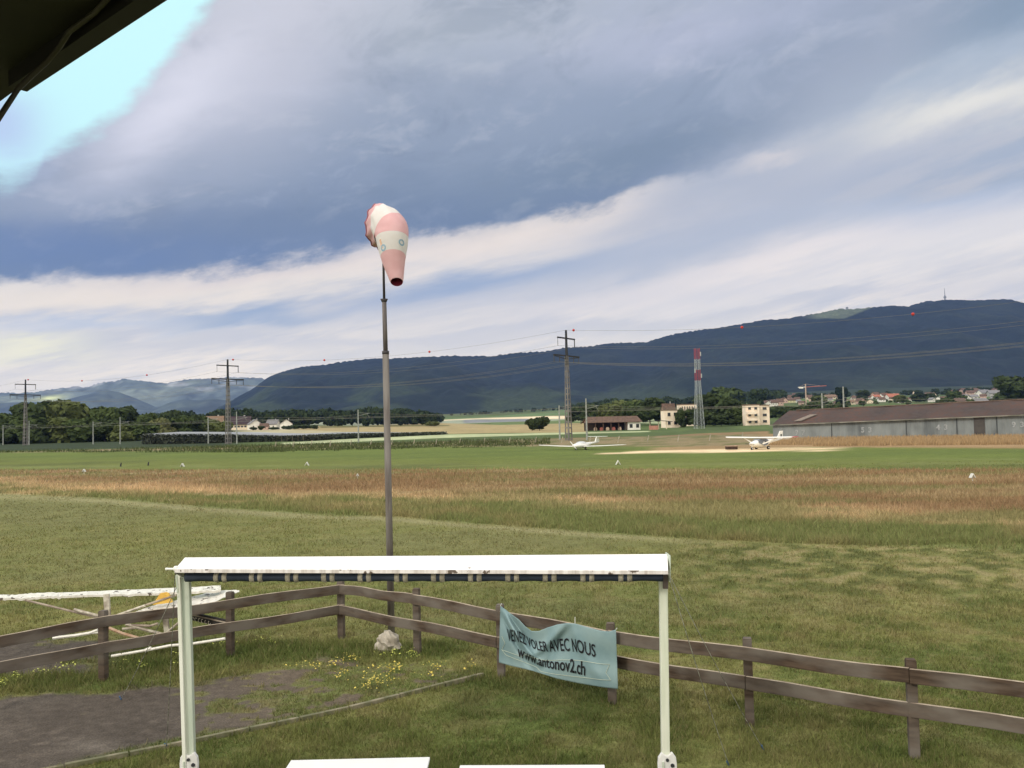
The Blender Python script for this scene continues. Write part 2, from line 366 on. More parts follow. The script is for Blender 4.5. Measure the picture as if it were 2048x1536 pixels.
    ac = lerp3(ac, (.15, .13, .11), np.exp(-(((u - 190) / 60) ** 2 + ((v - 1492) / 12) ** 2)) * .8)
    wc = lerp3(c, (.11, .15, .045), sm(n2, .4, .6) * .6); wc = lerp3(wc, (.19, .16, .09), sm(n4, .5, .7) * .5)
    mix = asp * (1 - weed); c = c * (1 - asp[..., None]) + wc * asp[..., None]; c = c * (1 - mix[..., None]) + ac * mix[..., None]
    m2 = as2 * (1 - weed2); c = c * (1 - m2[..., None]) + ac * m2[..., None]
    dn = np.clip(1 - np.maximum(mix, m2) * 1.02, 0, 1)
    rank = sm(v, 1275, 1300) * sm(v, 1375 - u * .05, 1345 - u * .05) * sm(u, 1000, 850) * sm(u, 20, 120) + np.exp(-((v - 1368) / 14) ** 2) * sm(u, 420, 200)
    rank = np.clip(rank, 0, 1); h = h + .05 * rank * (1 - asp * .9); h = np.where(asp > .5, h * .65, h); h = h * (.6 + .9 * sm(fbm(X * 3.1, Y * 3.1, 3, 53), .35, .7))
    c = lerp3(c, (.085, .125, .032), rank * dn * .5)
    c = lerp3(c, (.055, .085, .022), sm(v, 1340, 1370) * sm(v, 1500, 1400) * sm(u, 820, 960) * sm(u, 1260, 1180) * .55)  # grass below the banner darkened, its shade put into the ground colour
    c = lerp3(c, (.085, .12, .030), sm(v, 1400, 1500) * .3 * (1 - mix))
    return c, h, dn
us = np.arange(-1500, 3600, 9.0); rows = np.concatenate([np.linspace(2.5, 7, 10), 1 / np.linspace(1 / 7.2, 1 / 204, 420)])
Yg = np.repeat(rows[:, None], len(us), 1); Xg = (us[None, :] - 1024) / F * Yg
def gridfaces(r, c):
    i = (np.arange(r - 1)[:, None] * c + np.arange(c - 1)[None, :]).ravel(); return np.stack([i, i + 1, i + c + 1, i + c], 1)
cc, hh, _ = cover(Xg, Yg)
Zg = (fbm(Xg * .5, Yg * .5, 3, 3) - .5) * .05 * sm(Yg, 100, 60)
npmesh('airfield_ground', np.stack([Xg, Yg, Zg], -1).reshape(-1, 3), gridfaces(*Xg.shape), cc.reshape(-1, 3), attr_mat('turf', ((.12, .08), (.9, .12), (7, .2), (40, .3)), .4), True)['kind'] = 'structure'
gb = MB().add([(-900, -120, -.06), (900, -120, -.06), (900, 206, -.06), (-900, 206, -.06)], [(0, 1, 2, 3)]).build('ground', mat('turf_plain', (.11, .13, .045), .95, (.16, .15, .07), .3)); gb['kind'] = 'structure'

# ------------------------------------------------------------------ countryside terrain (rises towards the ridge)
EU = [-1500, 0, 450, 850, 1000, 1150, 1400, 1700, 2048, 3600]
EY = [200, 250, 400, 700, 1200, 2000, 2900]
ET = np.array([[-28.4] * 10,
     [-28.4] * 10,
     [-17, -17, -16, -17, -18, -18, -18, -14, -12, -12],
     [-8, -8, -1, -5, -5, -4, 2, 6, 8, 8],
     [-4, -4, 10, 3, 7, 10, 20, 24, 26, 26],
     [-2, -2, 14, 12, 17, 20, 34, 41, 43, 43],
     [2, 2, 18, 18, 22, 28, 42, 50, 52, 52]])
def gz(X, Y):
    X = np.asarray(X, float); Y = np.asarray(Y, float); u = 1024 + F * X / Y
    iu = np.clip(np.searchsorted(EU, u) - 1, 0, len(EU) - 2); fu = np.clip((u - np.take(EU, iu)) / (np.take(EU, iu + 1) - np.take(EU, iu)), 0, 1)
    ly = np.log(EY); q = np.log(np.clip(Y, EY[0], EY[-1])); iy = np.clip(np.searchsorted(ly, q) - 1, 0, len(EY) - 2); fy = np.clip((q - np.take(ly, iy)) / (np.take(ly, iy + 1) - np.take(ly, iy)), 0, 1)
    e = (ET[iy, iu] * (1 - fu) + ET[iy, iu + 1] * fu) * (1 - fy) + (ET[iy + 1, iu] * (1 - fu) + ET[iy + 1, iu + 1] * fu) * fy
    z = 4 + e * Y / F
    return np.where(Y <= 250, 0.0, z)
def on(u, v, lo=205, hi=2900):
    """terrain point whose projection is (u,v)"""
    Y = np.geomspace(lo, hi, 1500); d = [at(u, v, 1.0)]; sx_, sz_ = d[0].x, d[0].z - 4
    X = sx_ * Y; Z = 4 + sz_ * Y; g = gz(X, Y); k = np.where(Z <= g + .02)[0]
    k = k[0] if len(k) else len(Y) - 1
    return Vector((X[k], Y[k], float(g[k])))
def onY(u, Y):
    X = (u - 1024) / F * Y; return Vector((X, Y, float(gz(X, Y))))
us = np.arange(-1500, 3600, 7.0); rows = np.concatenate([np.linspace(203.5, 250, 20), np.geomspace(255, 2900, 240)])
Yg = np.repeat(rows[:, None], len(us), 1); Xg = (us[None, :] - 1024) / F * Yg; Zg = gz(Xg, Yg)
ug, vg = projn(Xg, Yg, Zg)
ng1 = fbm(ug / 90, vg / 9, 4, 21); ng2 = fbm(ug / 25, vg / 3, 3, 31)
c = np.zeros(Xg.shape + (3,)) + np.array((.10, .14, .05))
c = lerp3(c, (.075, .105, .04), sm(ng1, .4, .7))
def band(pts, col_, w=.8):
    """paint between an upper and a lower boundary, both polylines over u"""
    global c
    U = [p[0] for p in pts]; a = np.interp(ug, U, [p[1] for p in pts]); b = np.interp(ug, U, [p[2] for p in pts])
    m = sm(vg, a - w, a + w) * sm(vg, b + w, b - w) * (ug >= U[0]) * (ug <= U[-1]); c = lerp3(c, col_, m)
band([(880, 838, 848), (1000, 832, 838), (1180, 815, 828), (1330, 805, 822)], (.13, .19, .08))
band([(880, 840, 845), (970, 836, 841), (1100, 832, 838), (1200, 831, 838)], (.78, .64, .44))
band([(560, 842, 850), (800, 845, 852), (960, 838, 846), (1060, 838, 842), (1180, 838, 844)], (.30, .33, .24))
band([(930, 840, 846), (1080, 837, 842)], (.22, .23, .24))
band([(980, 845, 852), (1100, 842, 848), (1180, 836, 842)], (.13, .18, .07))
band([(440, 857, 874), (560, 852, 874), (700, 852, 872), (880, 846, 868), (1000, 850, 866), (1170, 846, 865)], (.36, .29, .15))
band([(440, 856, 868), (560, 858, 868), (700, 864, 868)], (.42, .38, .24))
band([(640, 853, 856), (800, 850, 853), (900, 850, 852)], (.16, .15, .06))
band([(560, 886, 890), (700, 878, 884), (890, 869, 876), (1040, 867, 871), (1180, 864, 867), (1300, 862, 864)], (.42, .46, .27))
band([(400, 889, 900), (560, 890, 900), (890, 876, 890), (1180, 868, 880), (1300, 864, 875), (1540, 858, 868), (2100, 850, 860)], (.085, .12, .045))
band([(560, 893, 910), (890, 883, 900), (1180, 875, 895), (1300, 873, 890), (1400, 867, 890), (1540, 862, 895)], (.25, .17, .09))
band([(1360, 800, 812), (1500, 795, 812), (1700, 790, 800)], (.13, .19, .07))
band([(1140, 836, 842), (1330, 838, 848)], (.30, .34, .20))
c = lerp3(c, (.035, .05, .03), sm(Yg, 1600, 1750) * (ug > 1190) * 1.0)
c = lerp3(c, (.04, .055, .028), sm(ug, 520, 440) * sm(Yg, 206, 215))
c = c * (.85 + .3 * ng2)[..., None]
npmesh('countryside_ground', np.stack([Xg, Yg, Zg], -1).reshape(-1, 3), gridfaces(*Xg.shape), c.reshape(-1, 3), attr_mat('field_cover', ((.05, .12), (.4, .15))), True)['kind'] = 'structure'

# ------------------------------------------------------------------ mountains
forest_m = attr_mat('mountain_cover', ((.004, .10), (.02, .18), (.06, .25)), 0)
def ridge(name, crest, Yc, Y0, v0, colf, amp, du=6, rowsn=90, seed=0, back=1.25, tex=None, rim=0):
    U = np.arange(crest[0][0], crest[-1][0] + 1, du, dtype=float); cv = np.interp(U, [p[0] for p in crest], [p[1] for p in crest])
    bv = v0(U) if callable(v0) else np.full(U.shape, v0)
    T = np.concatenate([np.linspace(0, 1, rowsn), [1.02, 1.06, 1.15]])
    dirs = [at(a, b, 1.0) for a, b in zip(U, cv)]; db = [at(a, b, 1.0) for a, b in zip(U, bv)]
    V = []; 
    zc = np.array([4 + (d.z - 4) * Yc for d in dirs]); sxc = np.array([d.x for d in dirs]); zb = np.array([4 + (d.z - 4) * Y0 for d in db])
    for t in T:
        Y = np.full(U.shape, Y0 + (Yc - Y0) * min(t, 1) + (t > 1) * (t - 1) * (Yc - Y0) * 2.5)
        X = sxc * Y
        z = zb + (zc - zb) * (min(t, 1) ** 1.25 if t <= 1 else 1 - (t - 1) * 2.2)
        r = fbm(X / 420 + 3 * seed, Y / 900, 4, seed) - .5; r2 = fbm(X / 120, Y / 200, 3, seed + 4) - .5; r3 = 1 - np.abs(fbm(X / 700 + Y / 2600, Y / 2400, 3, seed + 8) * 2 - 1)
        w = math.sin(math.pi * min(max(t, 0), 1)) ** .6 if t < 1 else 0
        z = z + amp * w * (r + .35 * r2 + .8 * (r3 - .7)) + (rim * (np.random.default_rng(seed + int(t * 999)).random(U.shape) - .5) * (t > .93) * (t <= 1.001))
        V.append(np.stack([X, Y, z], 1))
    V = np.array(V); cl = colf(V[..., 0], V[..., 1], V[..., 2])
    o = npmesh(name, V.reshape(-1, 3), gridfaces(V.shape[0], V.shape[1]), cl.reshape(-1, 3), tex or forest_m, True); o['kind'] = 'structure'; return o
def fcol(X, Y, Z):
    u, v = projn(X, Y, Z); n = fbm(X / 260, Z / 90, 4, 41); n2 = fbm(X / 60, Z / 40, 3, 43)
    c = np.zeros(X.shape + (3,)) + np.array((.014, .022, .017)); c = lerp3(c, (.024, .033, .021), sm(n, .45, .7) * .7); c = lerp3(c, (.014, .023, .016), sm(n2, .5, .3) * .5)
    c = lerp3(c, (.05, .07, .03), sm(v, 740, 810) * sm(n, .5, .65) * .5)
    m = sm(u, 1598, 1640) * sm(u - (645 - v) * 2.6, 1672, 1662) * sm(v, 640 + (n2 - .5) * 10, 634)
    return lerp3(c, (.125, .15, .09), m * (.7 + .3 * n))
crest = [(430, 818), (455, 806), (500, 782), (535, 757), (560, 745), (590, 738), (620, 733), (700, 722), (735, 718), (780, 717), (850, 714), (910, 711), (940, 712), (985, 712), (1030, 706), (1100, 702), (1125, 696), (1180, 693), (1220, 686), (1290, 685), (1350, 668), (1400, 660), (1440, 656), (1500, 645), (1530, 640), (1570, 638), (1600, 633), (1680, 618), (1720, 617), (1780, 612), (1815, 614), (1850, 603), (1890, 600), (1960, 601), (2020, 598), (2048, 606), (2200, 628), (2500, 640), (3000, 700), (3600, 760)]
ridge('mountain_ridge', crest, 5600, 2850, lambda U: np.interp(U, [430, 700, 1000, 1500, 2048, 3600], [845, 838, 830, 803, 786, 770]), fcol, 150, 4, 130, 3, rim=9)
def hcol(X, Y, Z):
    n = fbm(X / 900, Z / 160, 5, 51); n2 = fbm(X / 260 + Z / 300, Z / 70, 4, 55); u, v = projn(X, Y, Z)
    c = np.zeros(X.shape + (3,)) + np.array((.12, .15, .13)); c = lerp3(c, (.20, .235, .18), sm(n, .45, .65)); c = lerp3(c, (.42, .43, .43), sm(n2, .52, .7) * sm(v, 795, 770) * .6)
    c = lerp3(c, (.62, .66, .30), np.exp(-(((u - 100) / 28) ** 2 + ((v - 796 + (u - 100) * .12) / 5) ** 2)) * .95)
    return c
far_m = attr_mat('far_mountain_cover', ((.002, .2), (.008, .25)), 0)
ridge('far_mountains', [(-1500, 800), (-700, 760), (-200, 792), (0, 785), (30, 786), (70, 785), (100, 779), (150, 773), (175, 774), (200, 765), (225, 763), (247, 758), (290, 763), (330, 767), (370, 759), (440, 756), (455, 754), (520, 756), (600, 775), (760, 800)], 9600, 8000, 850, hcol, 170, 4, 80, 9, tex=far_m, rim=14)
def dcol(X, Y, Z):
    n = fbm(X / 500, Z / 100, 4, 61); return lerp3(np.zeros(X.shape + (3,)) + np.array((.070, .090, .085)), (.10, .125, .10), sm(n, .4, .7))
ridge('middle_hills', [(-900, 830), (-100, 808), (60, 804), (120, 803), (160, 792), (215, 780), (240, 785), (275, 798), (300, 809), (330, 822), (500, 845)], 7900, 7000, 850, dcol, 90, 5, 40, 12, tex=far_m)
ridge('low_hills', [(280, 832), (315, 815), (340, 805), (365, 799), (400, 801), (425, 797), (455, 801), (520, 815), (600, 840)], 6900, 6200, 850, dcol, 50, 5, 30, 14, tex=far_m)

# mast and hut on the ridge
steel = mat('mast_steel', (.30, .32, .34), .6, scale=.5)
p = at(1890, 600, 5600); t_ = thing('transmitter_mast', 'slender transmitter mast standing on the highest ridge', 'mast', p)
b = MB(); b.tube([(0, 0, -20), (0, 0, 30)], [5, 4], 8).tube([(0, 0, 30), (0, 0, 76)], [2.6, 1.2], 6); b.build('mast_tube', steel, t_)
b = MB(); b.tube([(0, 0, 12), (0, 0, 24)], 8, 10); b.build('antenna_drum', steel, t_)
p = at(1694, 617, 5600); t_ = thing('summit_hut', 'tiny hut on the ridge above the pale clearing', 'hut', p)
MB().box((0, 0, 0), (14, 10, 12)).build('wall', steel, t_); MB().prism([(-8, -6, 6), (8, -6, 6), (0, -6, 11)], (0, 12, 0)).build('roof', steel, t_)

# ------------------------------------------------------------------ trees
def leafmat(name, c): return mat(name, c, .9, tuple(x * .55 for x in c), .35, lo=.35, hi=.65, trans=.15, spec=.15)
GR = {'dark': leafmat('leaf_dark', (.058, .082, .030)), 'mid': leafmat('leaf_mid', (.085, .118, .038)), 'olive': leafmat('leaf_olive', (.125, .150, .050)),
      'pale': leafmat('leaf_pale', (.175, .185, .075)), 'pine': leafmat('leaf_pine', (.022, .038, .022)), 'far': leafmat('leaf_far', (.050, .075, .030))}
bark = mat('bark', (.07, .05, .035), .9, (.12, .10, .08), 4)
def crown_arrays(kind, seed, nleaf=1500, ls=.055):
    """crown of unit height and about unit width, sitting on z 0..1"""
    r = np.random.default_rng(seed); lob = []
    if kind == 'broad':
        for i in range(13):
            a = r.random() * 6.28; d = .30 * math.sqrt(r.random()); z = .25 + .55 * r.random(); lob.append((d * math.cos(a), d * math.sin(a), z, .16 + .10 * r.random() * (1.2 - z)))
        lob.append((0, 0, .5, .27))
    elif kind == 'bush':
        for i in range(9):
            a = r.random() * 6.28; d = .28 * math.sqrt(r.random()); lob.append((d * math.cos(a), d * math.sin(a), .25 + .4 * r.random(), .2 + .08 * r.random()))
    elif kind == 'tallb':
        for i in range(14):
            z = .12 + .74 * r.random(); a = r.random() * 6.28; d = .2 * math.sin(math.pi * min(.95, z + .1)) * r.random() ** .5; lob.append((d * math.cos(a), d * math.sin(a), z, .13 + .07 * r.random()))
    else:
        for i in range(16):
            z = .05 + .9 * i / 15; lob.append(((r.random() - .5) * .05, (r.random() - .5) * .05, z, .02 + .22 * (1 - z)))
    lob = np.array(lob); k = r.integers(0, len(lob), nleaf); dv = r.normal(size=(nleaf, 3)); dv /= np.linalg.norm(dv, axis=1)[:, None]
    rad = lob[k, 3] * (.82 + .34 * r.random(nleaf)); P = lob[k, :3] + dv * rad[:, None] * np.array([1, 1, .85])
    P[:, 2] = np.clip(P[:, 2], .02, 1.02)
    nrm = dv + r.normal(size=dv.shape) * .6; nrm /= np.linalg.norm(nrm, axis=1)[:, None]
    a = np.cross(nrm, r.normal(size=nrm.shape)); a /= np.linalg.norm(a, axis=1)[:, None]; b = np.cross(nrm, a)
    s = ls * (.6 + .8 * r.random(nleaf))[:, None]; V = np.stack([P - a * s - b * s * .6, P + a * s - b * s * .7, P + a * s * .8 + b * s, P - a * s * .7 + b * s * .8], 1).reshape(-1, 3)
    Fq = np.arange(nleaf * 4).reshape(-1, 4)
    # inner lumps that stop light leaking straight through
    m = MB()
    for x, y, z, q in lob: m.ball((x, y, z), q * .86, 8, (1, 1, .85))
    CV = np.array([tuple(p) for p in m.v]); CF = [f for f in m.f if len(f) == 4]
    V2 = np.concatenate([V, CV]); F2 = np.concatenate([Fq, np.array(CF) + len(V)])
    return V2, F2
_crown = {}
def crown_mesh(kind, var, g, n=1500, ls=.055):
    key = (kind, var, g, n)
    if key not in _crown:
        V, Fq = crown_arrays(kind, 100 + var * 7 + len(kind), n, ls)
        o = npmesh('crown', V, Fq, None, GR[g]); _crown[key] = o.data; bpy.data.objects.remove(o)
    return _crown[key]
def trunk_mesh(name='trunk'):
    if 'trunk' not in _crown:
        b = MB(); b.tube([(0, 0, -.02), (0, 0, .12), (.01, 0, .3), (0, .01, .6)], [.032, .024, .018, .006], 8)
        for a in range(5): b.tube([(0, 0, .16 + .05 * a), (.1 * math.cos(a * 1.3), .1 * math.sin(a * 1.3), .32 + .05 * a), (.2 * math.cos(a * 1.3), .2 * math.sin(a * 1.3), .45 + .06 * a)], [.012, .008, .003], 6)
        o = b.build('trunk', bark); _crown['trunk'] = o.data; bpy.data.objects.remove(o)
    return _crown['trunk']
def tree(P, h, w, kind, g, label, cat='tree', group=None, var=None, n=1500, name=None, low=.1):
    var = random.randrange(4) if var is None else var
    nm = name or {'broad': 'broadleaf_tree', 'tallb': 'slender_tree', 'bush': 'bush', 'cone': 'conifer_tree'}[kind]
    t = thing(nm, label, cat, P, random.random() * 6.28, group)
    c = bpy.data.objects.new('crown', crown_mesh(kind, var, g, n)); COL.objects.link(c); c.parent = t; c.location = (0, 0, h * low); c.scale = (w, w, h * (1 - low))
    s = bpy.data.objects.new('trunk', trunk_mesh()); COL.objects.link(s); s.parent = t; s.scale = (h, h, h)
    return t
def tpx(u, vt, vb, wpx, kind, g, label, Y=None, **k):
    P = onY(u, Y) if Y else on(u, vb); d = P.y
    _, vbase = projn(P.x, P.y, P.z); h = (float(vbase) - vt) / F * d
    return tree(P, h, wpx / F * d / .85, kind, g, label, **k)
# the grove at the left: two rows
gl = 'trees of the grove left of the farm'
spec = [(-60, 835, 400, 'mid', 80), (-5, 836, 395, 'dark', 60), (28, 820, 400, 'mid', 66), (66, 803, 405, 'dark', 74), (105, 801, 410, 'mid', 80), (150, 804, 400, 'olive', 76), (186, 807, 405, 'dark', 64), (222, 815, 400, 'mid', 60), (260, 808, 410, 'dark', 58),
        (15, 846, 350, 'dark', 56), (50, 838, 352, 'mid', 60), (92, 832, 350, 'dark', 66), (132, 836, 354, 'olive', 66), (172, 833, 350, 'mid', 66), (208, 840, 352, 'dark', 58), (246, 845, 350, 'olive', 50), (282, 848, 355, 'mid', 50),
        (300, 824, 400, 'mid', 46), (322, 832, 380, 'pale', 40), (335, 822, 520, 'dark', 40), (352, 835, 390, 'mid', 42), (378, 832, 400, 'dark', 40), (402, 834, 420, 'mid', 40), (428, 836, 400, 'olive', 44), (318, 850, 400, 'pale', 36), (345, 852, 405, 'mid', 34), (372, 850, 402, 'dark', 36), (398, 850, 404, 'mid', 36), (442, 846, 380, 'olive', 40)]
shade = {'dark': 'dark green', 'mid': 'mid green', 'olive': 'olive green', 'pale': 'pale yellowish', 'pine': 'blackish', 'far': 'hazy green'}
def ordw(i): return ['first', 'second', 'third', 'fourth', 'fifth', 'sixth', 'seventh', 'eighth', 'ninth', 'tenth', 'eleventh', 'twelfth', 'thirteenth', 'fourteenth', 'fifteenth', 'sixteenth', 'seventeenth', 'eighteenth', 'nineteenth', 'twentieth', 'twenty-first', 'twenty-second', 'twenty-third', 'twenty-fourth', 'twenty-fifth', 'twenty-sixth', 'twenty-seventh', 'twenty-eighth', 'twenty-ninth', 'thirtieth', 'thirty-first', 'thirty-second', 'thirty-third', 'thirty-fourth', 'thirty-fifth', 'thirty-sixth'][i]
bk = sorted([s for s in spec if s[0] < 270 and s[2] > 370]); ft = sorted([s for s in spec if s not in bk and s[0] < 290]); rs_ = sorted([s for s in spec if s not in bk and s not in ft])
for nm, ls_ in (('back row of the left grove', bk), ('front row of the left grove', ft), ('trees left of the farm', rs_)):
    for i, (u, vt, Y, g, w) in enumerate(ls_):
        tpx(u, vt - 3, 0, w * 1.25, 'broad', g, f'{shade[g]} tree, {ordw(i)} from left in the {nm}', Y=Y, group=gl, n=2600, low=-.16, var=i % 4)
# the far wood behind the farm: one mass
V, Fq, o_ = [], [], 0
top = lambda u: np.interp(u, [270, 330, 440, 500, 560, 600, 660, 700, 740, 800, 850, 875, 890], [830, 822, 816, 813, 818, 814, 816, 818, 811, 813, 817, 822, 830])
for i in range(150):
    u = random.uniform(275, 878); Y = random.uniform(760, 1150); P = onY(u, Y); _, vb = projn(P.x, P.y, P.z); vt = float(top(u)) + random.uniform(-1, 9)
    h = max(6, (float(vb) - vt) / F * Y); w = random.uniform(24, 40) / F * Y
    a, f = crown_arrays('broad', i % 12, 420, .085); a = a * np.array([w, w, h * 1.02]) + np.array(P) - np.array([0, 0, h * .04]); V.append(a); Fq.append(f + o_); o_ += len(a)
tag(npmesh('distant_wood', np.concatenate(V), np.concatenate(Fq), None, GR['far']), kind='stuff')['label'] = 'broad dark wood behind the farm at the foot of the ridge'
def clump(name, label, pts, Y, h, n, g, jit=20):
    V, Fq, o_ = [], [], 0
    for i in range(n):
        t = random.random() * (len(pts) - 1); k = int(t); t -= k; u = pts[k][0] * (1 - t) + pts[k + 1][0] * t; v = pts[k][1] * (1 - t) + pts[k + 1][1] * t
        P = onY(u, Y + random.uniform(-jit, jit)); _, vb = projn(P.x, P.y, P.z); hh_ = max(4, (float(vb) - v + random.uniform(-2, 3)) / F * Y)
        a, f = crown_arrays('broad', i % 9, 300, .09); w = hh_ * random.uniform(.9, 1.5); a = a * np.array([w, w, hh_ * 1.03]) + np.array(P) - np.array([0, 0, hh_ * .06]); V.append(a); Fq.append(f + o_); o_ += len(a)
    tag(npmesh(name, np.concatenate(V), np.concatenate(Fq), None, GR[g]), kind='stuff')['label'] = label
clump('far_hedgerow', 'dark hedgerow trees along the skyline of the green field', [(880, 829), (960, 823), (1050, 819), (1130, 812), (1200, 806)], 2300, 12, 60, 'far', 150)
clump('foot_wood', 'wooded foot of the ridge behind the beige buildings', [(1150, 808), (1230, 800), (1300, 798), (1400, 792), (1480, 784), (1560, 778)], 1500, 14, 90, 'far', 200)
clump('village_wood', 'wooded slope above the village', [(1480, 792), (1600, 787), (1800, 782), (1950, 775), (2070, 768), (2300, 765)], 1750, 14, 130, 'far', 160)
clump('garden_trees', 'dark garden trees between the beige blocks and the hangar', [(1535, 813), (1570, 811), (1600, 812), (1640, 810), (1690, 808)], 600, 7, 34, 'dark', 60)
clump('village_greenery', 'gardens and hedges between the village houses', [(1500, 812), (1640, 806), (1800, 800), (1950, 800), (2080, 795), (2300, 790)], 1150, 8, 80, 'mid', 300)
# single trees round the middle distance
gm = 'trees round the beige buildings'
for u, vt, w, kind, g, Y, lb in [(1410, 798, 42, 'broad', 'dark', 450, 'dark tree directly behind the lattice tower foot'), (1470, 812, 34, 'broad', 'mid', 400, 'mid green tree against the balcony block'), (1388, 822, 30, 'broad', 'dark', 396, 'dark bushy tree left of the lattice tower'), (1276, 806, 44, 'broad', 'mid', 500, 'mid green tree left of the tall dark tree'), (1160, 814, 40, 'broad', 'dark', 620, 'dark tree behind the big pylon'), (1625, 810, 44, 'broad', 'dark', 620, 'dark tree behind the hangar left of its tall mast'), (1190, 812, 44, 'broad', 'dark', 520, 'dark tree behind the left end of the long open shed'), (1222, 808, 46, 'broad', 'olive', 500, 'olive tree rising behind the long open shed'),
        (1252, 804, 50, 'broad', 'olive', 540, 'yellowish green round tree left of the tall dark tree'), (1298, 796, 62, 'broad', 'dark', 470, 'tall dark broad tree above the small canopy shelter'), (1270, 822, 40, 'broad', 'dark', 430, 'low dark tree behind the right end of the open shed'),
        (1361, 818, 24, 'tallb', 'dark', 395, 'narrow dark tree between the two left beige blocks'), (1428, 793, 60, 'broad', 'dark', 440, 'broad dark tree right behind the lattice tower'), (1462, 797, 50, 'broad', 'dark', 425, 'dark tree beside the right beige block'),
        (1408, 826, 34, 'broad', 'mid', 400, 'low green tree at the foot of the lattice tower'), (1440, 830, 44, 'broad', 'dark', 392, 'low dense tree in front of the broad dark tree'), (1446, 772, 60, 'broad', 'mid', 900, 'large round tree high on the slope above the buildings'), (1477, 786, 12, 'cone', 'pine', 880, 'small dark conifer beside the large round slope tree'),
        (1516, 780, 26, 'broad', 'far', 950, 'dark tree left of the red roofed house'), (1062, 838, 20, 'bush', 'dark', 400, 'smaller of the two round bushes in the tan field'), (1077, 834, 30, 'bush', 'dark', 405, 'larger of the two round bushes in the tan field'),
        (1684, 776, 18, 'broad', 'pine', 900, 'dark tree behind the grey railway mast above the hangar'), (1728, 782, 20, 'broad', 'dark', 1250, 'dark tree above the brown village roofs'), (2034, 752, 60, 'broad', 'dark', 700, 'tall dark tree at the right edge behind the hangar'), (1909, 780, 26, 'broad', 'mid', 1000, 'mid green tree in the middle of the village'), (1857, 786, 22, 'broad', 'dark', 1100, 'dark tree beside the small white house group'),
        (2010, 786, 30, 'broad', 'olive', 900, 'olive tree right of the grey roofed house'), (1802, 790, 26, 'broad', 'olive', 1000, 'olive tree right of the red roofed villa'), (1832, 788, 24, 'broad', 'dark', 1050, 'dark tree left of the small white house group'), (1895, 795, 24, 'broad', 'mid', 800, 'green tree just above the hangar ridge'), (1640, 792, 26, 'broad', 'olive', 1000, 'olive tree below the crane jib'), (1606, 816, 24, 'broad', 'dark', 600, 'dark tree above the left end of the hangar roof')]:
    tpx(u, vt - (5 if Y < 700 else 2), 0, w * 1.25, kind, g, lb, Y=Y, group=gm, n=1500, low=.03 if kind != 'cone' else .05)
gf = 'shrubs in front of the farm'
for i, (u, vt, w, Y) in enumerate([(520, 850, 14, 640), (570, 850, 22, 640), (588, 848, 22, 642), (606, 847, 24, 644), (624, 848, 18, 646), (866, 840, 30, 700), (505, 853, 14, 640), (545, 853, 20, 641)]):
    tpx(u, vt, 0, w, 'bush', 'dark' if i != 5 else 'olive', ['dark bush right of the barn', 'dark bush under the white gable', 'dark bush at the right of the white gable', 'third dark bush right of the farm houses', 'rightmost dark bush of the farm', 'isolated light green bush at the right end of the wood', 'low bush against the barn wall', 'low bush before the middle farm house'][i], cat='bush', Y=Y, group=gf, n=900, low=.0)

# orchard under hail netting
A, B = onY(300, 262), onY(600, 275); 
net_m = mat('hail_net', (.34, .36, .38), .9, (.27, .28, .30), .1); row_m = mat('orchard_leaves', (.085, .098, .070), .95, (.040, .048, .036), .7, trans=.1)
orch = thing('netted_orchard', 'long orchard row covered by a pale grey hail net', 'orchard', A)
front = [(250, 868, 889), (450, 869, 887), (560, 872, 885), (700, 867, 877), (800, 866, 873), (889, 864, 869)]
V, Fq = [], []; N = 500
us_ = np.linspace(285, 889, N); vt_ = np.interp(us_, [p[0] for p in front], [p[1] for p in front]); vb_ = np.interp(us_, [p[0] for p in front], [p[2] for p in front])
pts = [(on(a, b, 255), a, t) for a, b, t in zip(us_, vb_, vt_)]
m = MB(True); n_ = MB(True); tp_ = []
for P, a, t in pts:
    T = at(a, t, P.y); wob = .25 * random.random(); tp_.append((P, T))
b = MB(True)
r_ = np.random.default_rng(5)
V = []; 
for k in range(12000):
    i = r_.integers(0, N - 1); P, T = tp_[i]; z = P.z + (T.z - P.z) * r_.random(); s = .28 * P.y / 270
    q = Vector((P.x + r_.normal() * .6, P.y + abs(r_.normal()) * 1.2, z)); a1 = Vector(r_.normal(size=3)).normalized(); a2 = a1.cross(Vector(r_.normal(size=3))).normalized()
    V += [q - a1 * s, q + a2 * s, q + a1 * s, q - a2 * s]
om = npmesh('fruit_trees', np.array([tuple(p - orch.location) for p in V]), np.arange(len(V)).reshape(-1, 4), None, row_m, parent=orch)
for i in range(N - 1):
    (P, T), (P2, T2) = tp_[i], tp_[i + 1]
    m.add([P + Vector((0, 1.5, 0)), P2 + Vector((0, 1.5, 0)), T2 + Vector((0, 1.5, -.1)), T + Vector((0, 1.5, -.1))], [(0, 1, 2, 3)])
    dp = 30 if us_[i] < 640 else 30 * max(.15, (889 - us_[i]) / 250); d2 = 30 if us_[i + 1] < 640 else 30 * max(.15, (889 - us_[i + 1]) / 250)
    e1 = .35 * abs(math.sin(i * .35)); e2 = .35 * abs(math.sin((i + 1) * .35))
    n_.add([T + Vector((0, 0, -e1)), T2 + Vector((0, 0, -e2)), Vector((T2.x * 1.0, T2.y + d2, T2.z + d2 * .012)), Vector((T.x, T.y + dp, T.z + dp * .012))], [(0, 1, 2, 3)])
m.build('dark_netting_side', row_m, orch); n_.build('hail_net', net_m, orch)
b = MB(True)
for i in range(230, N, 9): P, T = tp_[i]; b.bar(P, T, .14, .14)
b.build('net_posts', mat('old_post', (.14, .13, .10), .9), orch)['kind'] = 'stuff'

